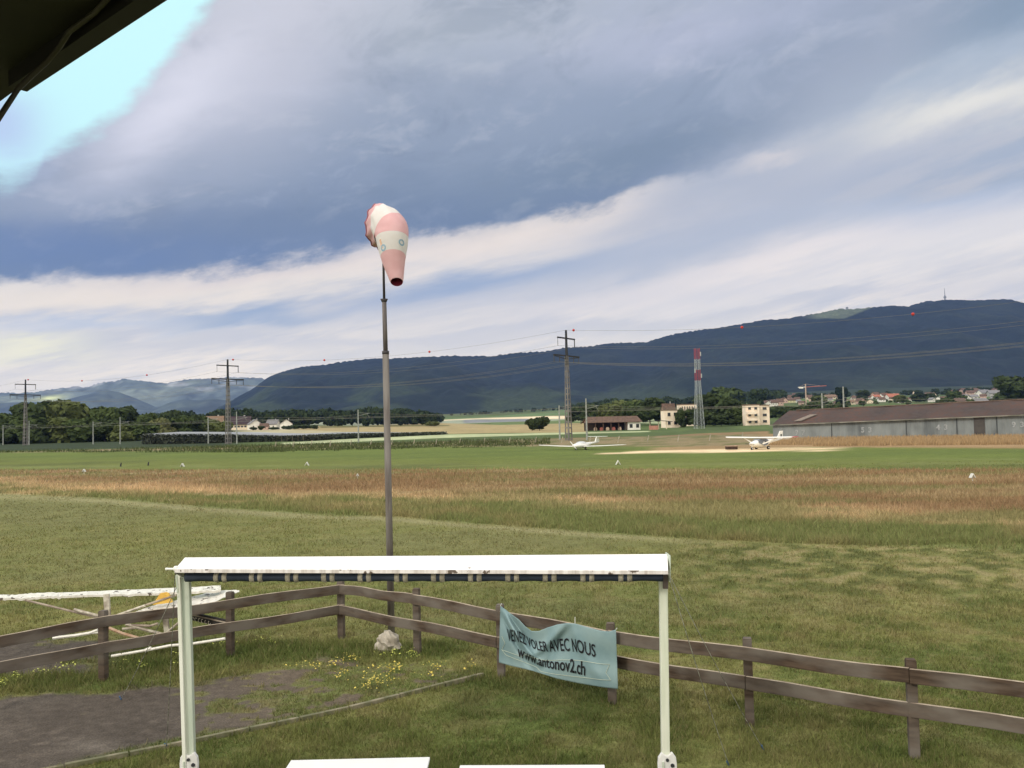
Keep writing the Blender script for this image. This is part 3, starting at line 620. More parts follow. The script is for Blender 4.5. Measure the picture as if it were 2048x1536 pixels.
# ------------------------------------------------------------------ buildings
wallc = {'cream': mat('plaster_cream', (.82, .70, .54), .9, (.74, .62, .47), .6), 'white': mat('plaster_white', (.85, .82, .74), .9, (.75, .72, .65), .6), 'pink': mat('plaster_pink', (.62, .42, .34), .9, (.5, .36, .30), .5), 'yellow': mat('plaster_yellow', (.78, .70, .42), .9), 'grey': mat('plaster_grey', (.45, .44, .42), .9), 'beige': mat('plaster_beige', (.92, .79, .64), .9, (.86, .70, .55), .4)}
roofc = {'brown': mat('tiles_brown', (.10, .065, .05), .9, (.15, .095, .07), 1.2), 'red': mat('tiles_red', (.42, .16, .10), .9, (.32, .12, .08), 1.2), 'grey': mat('tiles_grey', (.17, .17, .18), .85, (.24, .23, .23), 1.2), 'dark': mat('tiles_dark', (.042, .030, .036), .9, (.065, .042, .045), 1.0), 'tan': mat('tiles_tan', (.24, .16, .105), .9)}
glass = mat('window_glass', (.03, .035, .04), .15, spec=.6)
def house(u, vb, wpx, hpx, wall, roof, label, rz=.3, dep=.8, Y=None, gable=False, group=None, nwin=2, cat='house', name='house', rh=.45):
    P = onY(u, Y) if Y else on(u, vb); d = P.y; w = wpx / F * d; h = hpx / F * d
    t = thing(name, label, cat, P, rz, group); dp = w * dep; hw = h * (1 - rh); base = -1.5
    if gable: w, dp = w, w * dep
    b = MB(); b.box((0, 0, (hw + base) / 2), (w, dp, hw - base))
    if gable: b.prism([(-w / 2, -dp / 2, hw), (w / 2, -dp / 2, hw), (0, -dp / 2, h)], (0, dp, 0))
    else: b.prism([(-w / 2, -dp / 2, hw), (-w / 2, dp / 2, hw), (-w / 2, 0, h)], (w, 0, 0))
    b.build('wall', wallc[wall], t)
    b = MB(); o = w * .06; th = .25 * d / 600 + .1
    if gable:
        for s in (-1, 1): b.prism([(0, -dp / 2 - o, h + th), (s * (w / 2 + o), -dp / 2 - o, hw - o * .6 + th), (s * (w / 2 + o), -dp / 2 - o, hw - o * .6), (0, -dp / 2 - o, h + .02)], (0, dp + 2 * o, 0))
    else:
        for s in (-1, 1): b.prism([(-w / 2 - o, 0, h + th), (-w / 2 - o, s * (dp / 2 + o), hw - o * .6 + th), (-w / 2 - o, s * (dp / 2 + o), hw - o * .6), (-w / 2 - o, 0, h + .02)], (w + 2 * o, 0, 0))
    rf = b.build('roof', roofc[roof], t)
    MB().box((w * .2, dp * .1, h + .3 * th), (w * .07, w * .07, h * .22)).build('chimney', wallc['grey'], rf)
    for i in range(nwin):
        x = (i + .5) / nwin * w * .8 - w * .4; MB().box((x, -dp / 2 - .03, hw * .55), (w * .11, .08, hw * .28)).build('window', glass, t)
    return t
gv = 'houses of the village on the slope'
H = [(1536, 798, 26, 12, 'pink', 'red', 'long house with a bright red roof, topmost at the left of the village', .1), (1524, 806, 14, 8, 'white', 'brown', 'white house just below the long red roof', .5), (1512, 811, 12, 8, 'white', 'brown', 'leftmost white house of the village row', -.3), (1533, 813, 15, 11, 'white', 'brown', 'white gabled house above the right beige block', .4),
     (1547, 812, 14, 12, 'white', 'brown', 'white narrow gabled house left of the pink row', .2), (1560, 811, 13, 13, 'pink', 'brown', 'tall pink house in the left village row', -.2), (1568, 806, 12, 10, 'pink', 'brown', 'pinkish house behind the tall pink one', .3), (1582, 805, 16, 8, 'yellow', 'brown', 'yellow house right of the pink row', .15), (1597, 806, 9, 6, 'white', 'grey', 'small white house right of the yellow one', 0),
     (1622, 799, 8, 5, 'white', 'brown', 'tiny white house below the crane', .2), (1660, 798, 22, 8, 'cream', 'tan', 'cream flat house right of the crane jib', .2), (1661, 802, 9, 4, 'white', 'grey', 'small white cube below the cream house', 0), (1674, 811, 12, 9, 'pink', 'brown', 'small pink house left of the grey mast', .3), (1698, 809, 20, 9, 'cream', 'tan', 'house with a wide tan roof right of the grey mast', .1), (1707, 797, 8, 6, 'white', 'brown', 'small white house above the tan roof', -.4),
     (1721, 808, 16, 11, 'pink', 'brown', 'pinkish gabled house in the village centre', .5), (1733, 798, 14, 6, 'white', 'brown', 'low house above the village centre', .1), (1752, 798, 14, 8, 'white', 'red', 'white house with a red roof left of the villa', .2), (1763, 804, 13, 9, 'white', 'brown', 'white front gable before the red roofed villa', 0), (1785, 801, 24, 13, 'white', 'red', 'wide villa with a bright red roof', .12),
     (1866, 794, 10, 8, 'cream', 'brown', 'small cream house above the white group', .4), (1864, 804, 12, 8, 'white', 'grey', 'left house of the small white group', .5), (1876, 803, 14, 9, 'white', 'grey', 'right house of the small white group', -.4), (1915, 808, 26, 11, 'pink', 'brown', 'house with a broad brown roof just above the hangar', .1), (1928, 801, 20, 11, 'white', 'grey', 'white gabled house left of the grey roofs', .5),
     (1938, 787, 32, 10, 'pink', 'brown', 'long brown roofed building high in the village', .1), (1946, 798, 16, 8, 'white', 'grey', 'white roofed house behind the grey roofs', -.2), (1967, 793, 20, 13, 'white', 'grey', 'tall white gable at the right of the village', .2), (1988, 793, 22, 12, 'grey', 'grey', 'grey roofed house at the right of the village', -.1), (1992, 802, 18, 9, 'white', 'grey', 'white house under the grey roofed house', .3), (1958, 808, 26, 11, 'grey', 'grey', 'low grey roof just above the hangar', .1), (1800, 806, 12, 6, 'white', 'brown', 'small white house right of the red villa', 0),
     (1640, 801, 14, 7, 'pink', 'brown', 'low pinkish house below the crane jib', .2), (1740, 807, 12, 8, 'cream', 'brown', 'cream house right of the village centre', -.3), (1550, 801, 14, 8, 'pink', 'brown', 'brown roofed house right of the long red roof', .3)]
for u, vb, w, h, wl, rf, lb, rz in H:
    house(u, vb, w, h, wl, rf, lb, rz, .8, gable=(abs(rz) >= .3), group=gv)
rv = random.Random(4); proto_ = {}; cn_ = ('white', 'cream', 'pinkish')
sp_ = sorted(rv.uniform(1500, 2030) for i in range(36))
for i, u in enumerate(sp_):
    P = on(u, rv.uniform(797, 812) - (u - 1500) * .028); k = i % 3; lb = f'tiny {cn_[k]} house, {ordw(i)} from left of the tiny village houses'
    if k not in proto_:
        h_ = house(u, 0, 12, 8, ('white', 'cream', 'pink')[k], 'brown', lb, .2, .8, Y=P.y, group='tiny houses among the village trees', nwin=1); proto_[k] = (h_, P.y)
    else:
        h_ = copy_tree(proto_[k][0]); s_ = P.y / proto_[k][1] * rv.uniform(.75, 1.15); h_.scale = (s_, s_, s_); h_.rotation_euler = (0, 0, rv.uniform(-.6, .6)); h_['label'] = lb
    h_.location = P
gfm = 'houses of the farm'
house(479, 0, 40, 26, 'cream', 'dark', 'farm barn with a big dark roof and cream walls', .06, .55, Y=670, group=gfm, nwin=5, name='barn', cat='barn', rh=.55)
house(428, 0, 34, 27, 'cream', 'tan', 'low tan roofed farm building left of the barn', .06, .5, Y=690, group=gfm)
house(508, 0, 24, 20, 'white', 'grey', 'white farm house right of the barn with a grey gable roof', .5, .9, Y=660, gable=True, group=gfm)
house(545, 0, 22, 19, 'white', 'grey', 'middle white farm house with a grey roof', -.2, .8, Y=665, group=gfm)
house(571, 0, 24, 20, 'white', 'dark', 'white farm house with a front gable at the right of the farm', .25, .9, Y=660, gable=True, group=gfm)
house(527, 0, 16, 12, 'pink', 'brown', 'low brown roofed farm outbuilding between the white houses', .1, .8, Y=655, group=gfm)
# beige blocks
def block(u, Y, wpx, hpx, label, rows_, cols_, tall=False, dep=.7, rz=.1, extra=None):
    P = onY(u, Y); w = wpx / F * Y; h = hpx / F * Y; t = thing('apartment_block', label, 'building', P, rz, 'beige blocks behind the railway')
    MB().box((0, 0, h / 2 - 1), (w, w * dep, h + 2)).build('wall', wallc['beige'], t)
    MB().box((0, 0, h + .2), (w * 1.05, w * dep * 1.06, .4)).build('flat_roof', roofc['tan'], t)
    for i in range(cols_):
        for j in range(rows_):
            x = (i + .5) / cols_ * w * .9 - w * .45; ww = w / cols_ * (.35 if tall else .4); hz = h / rows_ * (.75 if tall else .4)
            f = MB().box((x, -w * dep / 2 - .05, (j + .55) * h / rows_), (ww, .14, hz)).build('window', glass, t)
            MB().box((x, -w * dep / 2 - .14, (j + .55) * h / rows_ - hz / 2 - .08), (ww * 1.2, .12, .14)).build('sill', wallc['cream'], f)
    return t
t = block(1338, 400, 30, 34, 'low beige block left of the narrow dark tree', 2, 2, rz=.25)
t = block(1372, 430, 34, 42, 'beige block with tall narrow windows beside the lattice tower', 1, 6, True, .6, .15)
t = block(1500, 390, 28, 40, 'beige block with balconies left of the hangar', 3, 2)
for k in range(2): MB().box((-1.2, -3.6, 2.6 + 2.8 * k), (4.2, 1.5, 1.0)).build('balcony', wallc['beige'], t)
t = block(1524, 394, 20, 38, 'narrow beige tower block touching the balcony block', 3, 1, False, .9)
t = block(72, 520, 20, 50, 'grey block top rising above the left grove', 4, 2, rz=0)
for ch in t.children:
    if ch.name.startswith('wall'): ch.data.materials[0] = wallc['grey']
house(1335, 0, 24, 44, 'pink', 'brown', 'brown roofed house behind the low beige block', .1, .8, Y=440, nwin=0)
# open shed with long brown roof
P = onY(1222, 355); sh = thing('open_shed', 'long open shed with a brown roof and dark bays', 'shed', P, .05)
b = MB(); w = 21.5
b.prism([(-w / 2 - 1.2, -4.5, 3.1), (w / 2 + .6, -4.5, 3.1), (w / 2 - .6, 0, 5.4), (-w / 2 + .6, 0, 5.4)], (0, 0, .18)); b.prism([(-w / 2 - 1.2, 4.5, 3.1), (w / 2 + .6, 4.5, 3.1), (w / 2 - .6, 0.02, 5.4), (-w / 2 + .6, 0.02, 5.4)][::-1], (0, 0, .18)); b.build('roof', roofc['brown'], sh)
MB().box((-1, 3.8, 1.4), (w - 2, .3, 3.6)).build('rear_wall', mat('shed_planks', (.05, .035, .03), .95), sh)
MB().box((w / 2 - 2.6, 0, 1.4), (5, 7.4, 3.6)).build('side_room', wallc['white'], sh)
for x in (w / 2 - 3.8, w / 2 - 1.2): MB().box((x, -3.74, 1.6), (1.2, .08, 1.5)).build('window', glass, sh)
for i in range(6): MB().box((-w / 2 + .4 + i * 3.1, -3.8, 1.5), (.3, .3, 3.4)).build('post', mat('shed_timber', (.12, .07, .05), .9), sh)
for i in range(5):
    o = MB().box((0, 0, .5), (1.3, .9, 1.0)).box((0, 0, 1.15), (.9, .7, .35)).build('straw_bale' if i % 2 else 'crate', mat('bale_%d' % (i % 2), [(.5, .38, .28), (.35, .12, .10)][i % 2], .9))
    o.location = (P.x - 7 + i * 2.4, P.y - 3.2, P.z); tag(o, ['dark red crate at the left end of the open shed', 'pale bale second from the left in the open shed', 'dark red crate in the middle of the open shed', 'pale bale right of the middle in the open shed', 'dark red crate beside the white room of the shed'][i], 'bale' if i % 2 else 'crate', 'goods stored in the open shed')
# canopy shelter
P = onY(1315, 345); kq = thing('canopy_shelter', 'small shelter with a dark flat canopy and a pink brick wall', 'shelter', P, -.1)
b = MB(); b.prism([(-5.2, -2, 2.9), (0, -2, 3.4), (5.2, -2, 2.9), (5.2, -2, 3.1), (0, -2, 3.65), (-5.2, -2, 3.1)], (0, 4, 0)); b.build('canopy', mat('canopy_dark', (.03, .025, .03), .8), kq)
MB().box((-2, 0, .7), (3.4, 2.4, 1.7)).build('brick_wall', mat('pink_brick', (.48, .24, .18), .9), kq)
for x in (-3.4, 0, 3.0): MB().box((x, 0, 1.6), (.3, .3, 3.0)).build('post', wallc['cream'], kq)

# ------------------------------------------------------------------ hangar
HL, HR = Vector((44.0, 150.5, 0)), None
hd = Vector((32.6, -17.0, .80)); HR = HL + hd * 1.9
hg = thing('hangar', 'long low corrugated hangar with a rusty brown roof', 'hangar', HL)
dh = Vector((hd.x, hd.y, 0)).normalized(); bh_ = Vector((-dh.y, dh.x, 0))
corr = bpy.data.materials.new('corrugated_grey'); corr.use_nodes = True; t = corr.node_tree; bs = t.nodes['Principled BSDF']
def shader_stretch(t, bs, ca, cb, sc1, sc2, rough=.7, cc_=None):
    tx = t.nodes.new('ShaderNodeTexCoord'); cur = None
    for i, (s, stv) in enumerate((sc1, sc2)):
        mp = t.nodes.new('ShaderNodeMapping'); mp.inputs['Scale'].default_value = stv; n = t.nodes.new('ShaderNodeTexNoise'); n.inputs['Scale'].default_value = s; n.inputs['Detail'].default_value = 5
        t.links.new(tx.outputs['Object'], mp.inputs[0]); t.links.new(mp.outputs[0], n.inputs['Vector'])
        r = t.nodes.new('ShaderNodeMapRange'); r.inputs[1].default_value = .38; r.inputs[2].default_value = .64; t.links.new(n.outputs[0], r.inputs[0])
        x = t.nodes.new('ShaderNodeMix'); x.data_type = 'RGBA'; t.links.new(r.outputs[0], x.inputs[0])
        if cur is None: x.inputs[6].default_value = ca + (1,); x.inputs[7].default_value = cb + (1,)
        else: t.links.new(cur, x.inputs[6]); x.inputs[7].default_value = (cc_ or ca) + (1,)
        cur = x.outputs[2]
    t.links.new(cur, bs.inputs['Base Color']); bs.inputs['Roughness'].default_value = rough; bs.inputs['Specular IOR Level'].default_value = .2
shader_stretch(t, bs, (.12, .135, .14), (.20, .225, .23), (.6, (2.2, 2.2, .2)), (.35, (1, 1, .6)), cc_=(.26, .285, .285))
rusty = bpy.data.materials.new('rusty_sheet'); rusty.use_nodes = True
shader_stretch(rusty.node_tree, rusty.node_tree.nodes['Principled BSDF'], (.050, .038, .036), (.098, .052, .040), (.22, (1, 1, .3)), (1.6, (1, 1, .2)), cc_=(.07, .052, .048))
LEN = (HR - HL).length; dirn = (HR - HL).normalized()
m = MB(); ez = 2.62
def hp(s, b_, z): return dirn * s + bh_ * b_ + Vector((0, 0, z))
# corrugated front: alternate proud and recessed strips
ns = 260
vs = []
for i in range(ns + 1):
    o = .05 * (i % 2); s = LEN * i / ns; vs += [hp(s, -o, -3.0), hp(s, -o, ez)]
m.add(vs, [(2 * i, 2 * i + 2, 2 * i + 3, 2 * i + 1) for i in range(ns)])
m.add([hp(0, 0, -3), hp(0, 12, -3), hp(0, 12, ez), hp(0, 0, ez)], [(0, 3, 2, 1)]); m.add([hp(0, 12, -3), hp(LEN, 12, -3), hp(LEN, 12, ez), hp(0, 12, ez)], [(0, 3, 2, 1)]); m.add([hp(LEN, 0, -3), hp(LEN, 12, -3), hp(LEN, 12, ez), hp(LEN, 0, ez)], [(0, 1, 2, 3)])
m.build('wall', corr, hg)
m = MB(); rz_ = 5.0
rz_ = 4.85; n = 90; grd = []
for j, (b_, z) in enumerate(((-.45, ez - .06), (1.4, ez + (rz_ - ez) * .31), (3.6, ez + (rz_ - ez) * .65), (6, rz_), (6.1, rz_), (12.4, ez - .06))):
    for i in range(n + 1):
        s = LEN * i / n; s0 = 1.8 * min(1, max(0, (b_ + .45) / 6.45)) if b_ <= 6.1 else 0
        s = -.4 + s0 + (s + .4 - 0) * (LEN - s0) / LEN; grd.append(hp(s, b_, z + .05 * math.sin(i * .7 + j) + .03 * random.random()))
m.add(grd, [(j * (n + 1) + i, j * (n + 1) + i + 1, (j + 1) * (n + 1) + i + 1, (j + 1) * (n + 1) + i) for j in range(5) for i in range(n)])
m.add([grd[0], grd[3 * (n + 1)], grd[5 * (n + 1)]], [(0, 1, 2)])
rf = m.build('roof', rusty, hg)
MB().bar(hp(-.45, -.55, ez - .12), hp(LEN, -.55, ez - .12), .22, .16).build('gutter', mat('gutter_grey', (.16, .16, .13), .8, (.28, .27, .23), .4), hg)
MB().bar(hp(2.9, 5.95, rz_ + .06), hp(LEN, 5.95, rz_ + .06), .35, .12).build('ridge_cap', mat('ridge_brown', (.20, .14, .11), .9), hg)
m = MB(); m.add([hp(3.4, .3, ez + .42), hp(4.6, .3, ez + .42), hp(6.9, 2.8, ez + 1.42), hp(5.7, 2.8, ez + 1.42)], [(0, 1, 2, 3)]).add([hp(3.4, .3, ez + .3), hp(4.6, .3, ez + .3), hp(6.9, 2.8, ez + 1.3), hp(5.7, 2.8, ez + 1.3)], [(0, 3, 2, 1)]); m.build('roof_patch', mat('patch_pale', (.24, .20, .17), .9), hg)
def hs(u):   # hangar distance along front for photo column u
    k = (u - 1024) / F; return (k * HL.y - HL.x) / (dirn.x - k * dirn.y)
s = hs(1955); MB().box(hp(s, -.09, ez / 2 - 1.1), (1.5, .08, 2 * ez - .5), Matrix.Rotation(math.atan2(dh.y, dh.x), 3, 'Z')).build('door', mat('door_brown', (.085, .078, .072), .8, (.065, .06, .056), 1.0), hg)
for u in (1809, 1910, 1660, 1990): s = hs(u); MB().box(hp(s, -.08, ez / 2 - 1.1), (.14, .06, 2 * ez - .6), Matrix.Rotation(math.atan2(dh.y, dh.x), 3, 'Z')).build('seam_strip', mat('seam_dark', (.07, .08, .085), .8), hg)
def text_mesh(txt, size, bold=0.0, shear=0.0, space=1.0):
    cu = bpy.data.curves.new('t', 'FONT'); cu.body = txt; cu.size = size; cu.offset = bold; cu.shear = shear; cu.space_character = space; cu.fill_mode = 'FRONT'; cu.resolution_u = 3
    ob = bpy.data.objects.new('t', cu); COL.objects.link(ob); bpy.context.view_layer.update()
    dg = bpy.context.evaluated_depsgraph_get(); me = bpy.data.meshes.new_from_object(ob.evaluated_get(dg)); bpy.data.objects.remove(ob); bpy.data.curves.remove(cu); return me
num_m = mat('faded_paint', (.42, .44, .45), .8, (.27, .29, .295), 2.5)
for u, tx in ((1600, '97'), (1733, '53'), (1884, '43'), (2036, '93')):
    s = hs(u); me = text_mesh(tx, 1.15, .03, 0, 1.9); me.materials.append(num_m); o = bpy.data.objects.new('bay_number', me); COL.objects.link(o); o.parent = hg
    o.location = hp(s - 1.1, -.12, .75); o.rotation_euler = (math.pi / 2, 0, math.atan2(dh.y, dh.x)); o['label'] = f'faded painted number {tx}'

# ------------------------------------------------------------------ railway masts, wires
gry = mat('galvanised', (.34, .36, .33), .6, (.24, .26, .24), 3); wire_m = mat('wire', (.19, .185, .155), .6)
masts = []
spec = [(1171, 181, 8.5, 0), (472, 236, 8.5, 0), (239, 279, 8.5, 0), (57, 314, 8.5, 0), (1686, 165, 9.2, 0), (-130, 345, 8.5, 0), (2400, 150, 9.0, 0), (1117, 192, 7.4, 1), (715, 214, 7.9, 1), (415, 251, 7.5, 1), (185, 292, 7.5, 1), (5, 330, 7.4, 1), (1643, 176, 8.3, 1)]
whr = {1171: 'right beside the big pylon', 472: 'beside the middle pylon in front of the barn', 239: 'second tall mast from the left before the grove', 57: 'just right of the leftmost pylon', 1686: 'tall mast rising above the hangar roof', -130: 'off to the left of the grove', 2400: 'off to the right behind the hangar', 1117: 'left of the big pylon', 715: 'just left of the windsock pole', 415: 'short mast left of the middle pylon', 185: 'short mast before the grove centre', 5: 'short mast at the left edge', 1643: 'short mast above the hangar roof with a strut'}
for u, Y, h, k in spec:
    P = Vector(((u - 1024) / F * Y, Y, 0)); t = thing('catenary_mast', f'grey steel railway mast {whr[u]}', 'mast', P, 0, 'railway masts')
    MB().tube([(0, 0, -.2), (0, 0, h)], [.20, .13], 8).build('pole', gry, t)
    MB().bar((0, 0, 6.4), (2.6, .8, 7.0), .07, .07).bar((0, 0, 7.2), (2.6, .8, 7.0), .05, .05).bar((2.0, .6, 6.85), (2.6, .8, 6.0), .05, .05).build('cantilever_arm', gry, t)
    masts.append((P, k, h))
for k in (0, 1):
    ms_ = sorted([m_ for m_ in masts if m_[1] == k], key=lambda q: q[0].x); b = MB()
    for a, c_ in zip(ms_, ms_[1:]):
        for z0, sag in ((7.0, .9), (6.0, .15)):
            b.tube([(a[0] + (c_[0] - a[0]) * t + Vector((2.6, .8, z0 - sag * 4 * t * (1 - t)))) for t in np.linspace(0, 1, 9)], .022, 4)
    tag(b.build('overhead_wires', wire_m), ['messenger and contact wires hung along the taller railway masts', 'messenger and contact wires hung along the shorter railway masts'][k], 'wires')

# field fence of leaning stakes
FP = [(549, 895), (585, 894), (621, 893), (659, 893), (700, 892), (740, 892), (782, 891), (826, 891), (871, 890), (918, 889), (967, 888), (1017, 887), (1069, 887), (1122, 886), (1178, 886), (1235, 886), (1294, 884), (1355, 883), (1418, 881), (1483, 878)]
ff = thing('field_fence', 'long field fence of pale leaning stakes below the railway', 'fence', gp(*FP[0])); st_m = mat('stake_pale', (.42, .38, .30), .9, (.30, .27, .21), 2); tops = []
for i, (u, v) in enumerate(FP):
    P = gp(u, v); h = 1.15 + .1 * random.random(); T = P + Vector((.28 + .1 * random.random(), 0, h)); tops.append(T); MB(True).bar(P - Vector((0, 0, .2)), T, .13, .13).build('stake', st_m, ff)
b = MB(True)
for a, c_ in zip(tops, tops[1:]):
    for dz in (.1, .5): b.tube([a - Vector((0, 0, dz)), c_ - Vector((0, 0, dz))], .012, 3)
b.build('fence_wire', wire_m, ff)

# ------------------------------------------------------------------ pylons, power line, marker balls
conc = mat('pylon_concrete', (.15, .145, .14), .85, (.22, .21, .19), .8); darkst = mat('pylon_dark', (.035, .037, .042), .7); insul = mat('insulator', (.06, .065, .07), .4)
P3, P2, P1 = Vector((11.3, 181, 0)), Vector((-76, 237, 0)), Vector((-167.5, 305, 0)); P4 = P3 + Vector((87, -56, 0)); P0 = P1 + Vector((-92, 68, 0))
ld = (P3 - P2).normalized(); pd_ = Vector((-ld.y, ld.x, 0))
def pylon(P, label):
    t = thing('power_pylon', label, 'pylon', P, math.atan2(pd_.y, pd_.x), 'power pylons of the line')
    b = MB(); zt = 17.3
    for sx_ in (-1, 1):
        for sy_ in (-1, 1): b.bar((sx_ * .62, sy_ * .42, -.3), (sx_ * .26, sy_ * .20, zt), .20, .20, (0, 1, 0), .14, .14)
    for k in range(15):
        z = .3 + k * 1.15; q = 1 - k / 15 * .5
        for sy_ in (-1, 1): b.box((0, sy_ * .42 * q, z), (1.1 * q, .1, .28))
        for sx_ in (-1, 1): b.box((sx_ * .6 * q, 0, z), (.1, .7 * q, .28))
    b.build('tower_body', conc, t)
    MB().bar((0, 0, 15.2), (0, 0, 22.6), .54, .44, (0, 1, 0), .34, .3).build('tower_head', darkst, t)
    MB().bar((-5.3, 0, 17.3), (5.3, 0, 17.3), .22, .3).bar((-5.3, 0, 17.15), (0, 0, 16.6), .12, .12).bar((5.3, 0, 17.15), (0, 0, 16.6), .12, .12).build('lower_crossarm', darkst, t)
    MB().bar((-3.6, 0, 20.9), (3.6, 0, 20.9), .22, .28).build('upper_crossarm', darkst, t)
    for x in (-5.2, -2.9, 2.9, 5.2): MB().tube([(x, 0, 17.2), (x, 0, 15.9)], .09, 6).build('insulator', insul, t)
    for x in (-3.5, 3.5): MB().tube([(x, 0, 20.8), (x, 0, 19.2)], .10 if x > 0 else .05, 6).build('insulator', insul, t)
for P, lb in ((P3, 'tall dark concrete pylon, nearest and biggest of the line'), (P2, 'middle pylon standing before the farm barn'), (P1, 'leftmost pylon standing before the grove')): pylon(P, lb)
pylon(P4, 'pylon beyond the right edge, hidden by the frame')
pylon(P0, 'pylon beyond the left edge, hidden by the frame')
gw = 'conductors of the power line'
pyl = [P0, P1, P2, P3, P4]
for off, z, nm, r in ((-5.2, 15.9, 'outer near lower conductor', .02), (-2.9, 15.9, 'inner near lower conductor', .02), (2.9, 15.9, 'inner far lower conductor', .02), (5.2, 15.9, 'outer far lower conductor', .02), (-3.5, 19.2, 'near upper conductor', .018), (3.5, 19.2, 'far upper conductor', .018), (0, 22.6, 'earth wire along the pylon tops carrying the red balls', .018)):
    b = MB()
    for a, c_ in zip(pyl, pyl[1:]): b.tube([a + (c_ - a) * t + pd_ * off + Vector((0, 0, z - 2.5 * 4 * t * (1 - t))) for t in np.linspace(0, 1, 17)], r, 4)
    tag(b.build('power_conductor', wire_m), nm + (' of the power line' if 'earth' not in nm else ''), 'wire', gw)
ballm = mat('marker_red', (.55, .05, .04), .5, (.42, .04, .03), 2)
for u, v, a, c_, lb in ((55, 760, P1, P2, 'above the leftmost pylon'), (163, 759, P1, P2, 'left one between the leftmost and middle pylons'), (293, 748, P1, P2, 'right one between the leftmost and middle pylons'), (466, 722, P2, P3, 'just right of the middle pylon top'), (649, 718, P2, P3, 'left of the windsock pole'), (860, 702, P2, P3, 'right of the windsock pole'), (1150, 664, P3, P4, 'just right of the big pylon top'), (1488, 653, P3, P4, 'right of the red and white tower'), (1832, 628, P3, P4, 'near the right edge below the transmitter mast')):
    k = (u - 1024) / F; t = (k * a.y - a.x) / ((c_ - a).x - k * (c_ - a).y); P = a + (c_ - a) * t + Vector((0, 0, 22.6 - 10 * t * (1 - t)))
    o = MB().ball((0, 0, 0), .27, 12).build('marker_ball', ballm, None, True); o.location = P; tag(o, 'red warning ball on the earth wire ' + lb, 'marker ball', 'warning balls on the power line')

# red and white lattice tower
P = onY(1396, 345); lt = thing('lattice_tower', 'tall red and white lattice radio tower beside the beige block', 'tower', P, .2)
HT = (858 - 697) / F * 345; redm = mat('tower_red', (.42, .07, .08), .7); whm = mat('tower_white', (.46, .50, .50), .7)
def wd(z): return 1.55 - .75 * min(1, z / (HT * .55)) if z < HT * .55 else .80
lv = np.linspace(0, HT, 16)
for nm, lo, hi_, mm in (('lower_white_section', 0, 16, whm), ('lower_red_section', 16, 18, redm), ('middle_white_section', 18, 22, whm), ('top_red_section', 22, 24, redm)):
    lo, hi_ = {'lower_white_section': (0, 9), 'lower_red_section': (9, 11), 'middle_white_section': (11, 13), 'top_red_section': (13, 15)}[nm]
    b = MB()
    for i in range(lo, hi_):
        z1, z2 = lv[i], lv[i + 1]; a1, a2 = wd(z1), wd(z2); c1 = [(a1, a1), (-a1, a1), (-a1, -a1), (a1, -a1)]; c2 = [(a2, a2), (-a2, a2), (-a2, -a2), (a2, -a2)]
        for k in range(4):
            p, q, p2, q2 = c1[k], c1[(k + 1) % 4], c2[k], c2[(k + 1) % 4]
            b.bar((*p, z1), (*p2, z2), .12, .12, (0, 1, 0)); b.bar((*p, z1), (*q2, z2), .05, .05); b.bar((*q, z1), (*p2, z2), .05, .05); b.bar((*p, z1), (*q, z1), .05, .05)
    b.build(nm, mm, lt)
for x, z in ((-1.3, 22.5), (1.3, 20.5), (1.2, 29)): MB().box((x, -.6, z), (.35, .35, 1.6)).build('antenna_panel', whm, lt)

# crane
P = onY(1611, 1150); cr = thing('tower_crane', 'construction crane with a reddish jib above the village', 'crane', P, 0)
z = (float(projn(P.x, P.y, P.z)[1]) - 774) / F * 1150; crm = mat('crane_paint', (.55, .42, .33), .7); crr = mat('crane_red', (.45, .16, .13), .7)
MB().bar((0, 0, 0), (0, 0, z + 4), 1.2, 1.2, (0, 1, 0)).build('mast', crm, cr); MB().bar((0, 0, z), (28, 3, z + 1.2), .8, .9).build('jib', crr, cr); MB().bar((0, 0, z), (-10, -1, z - .3), .8, .9).box((-6, -1, z - .8), (5, 1.6, 2)).build('counter_jib', wallc['white'], cr)
MB().bar((0, 0, z + 4), (20, 2, z + 1.2), .2, .2).bar((0, 0, z + 4), (-9, -1, z), .2, .2).build('stay_rods', crm, cr)

# ------------------------------------------------------------------ aircraft
wp = mat('aircraft_white', (.86, .85, .80), .35, (.80, .79, .75), 1.5, spec=.5); rub = mat('rubber', (.025, .025, .025), .8); cg = mat('canopy_glass', (.16, .18, .21), .12, (.10, .11, .13), 1.0, spec=.7)
def foil(x, c0, z, t=.12, y0=0):   # airfoil section ring at span x, chord c0, along y
    return [Vector((x, y0 + c0 * a, z + c0 * t * b)) for a, b in ((-.5, 0), (-.4, .4), (-.15, .62), (.2, .42), (.5, 0), (.2, -.18), (-.15, -.32), (-.4, -.28))]
def ell(y, w, h, z, n=14, sq=1.0): return [Vector((w * math.cos(a), y, z + h * math.sin(a))) for a in [2 * math.pi * k / n for k in range(n)]]
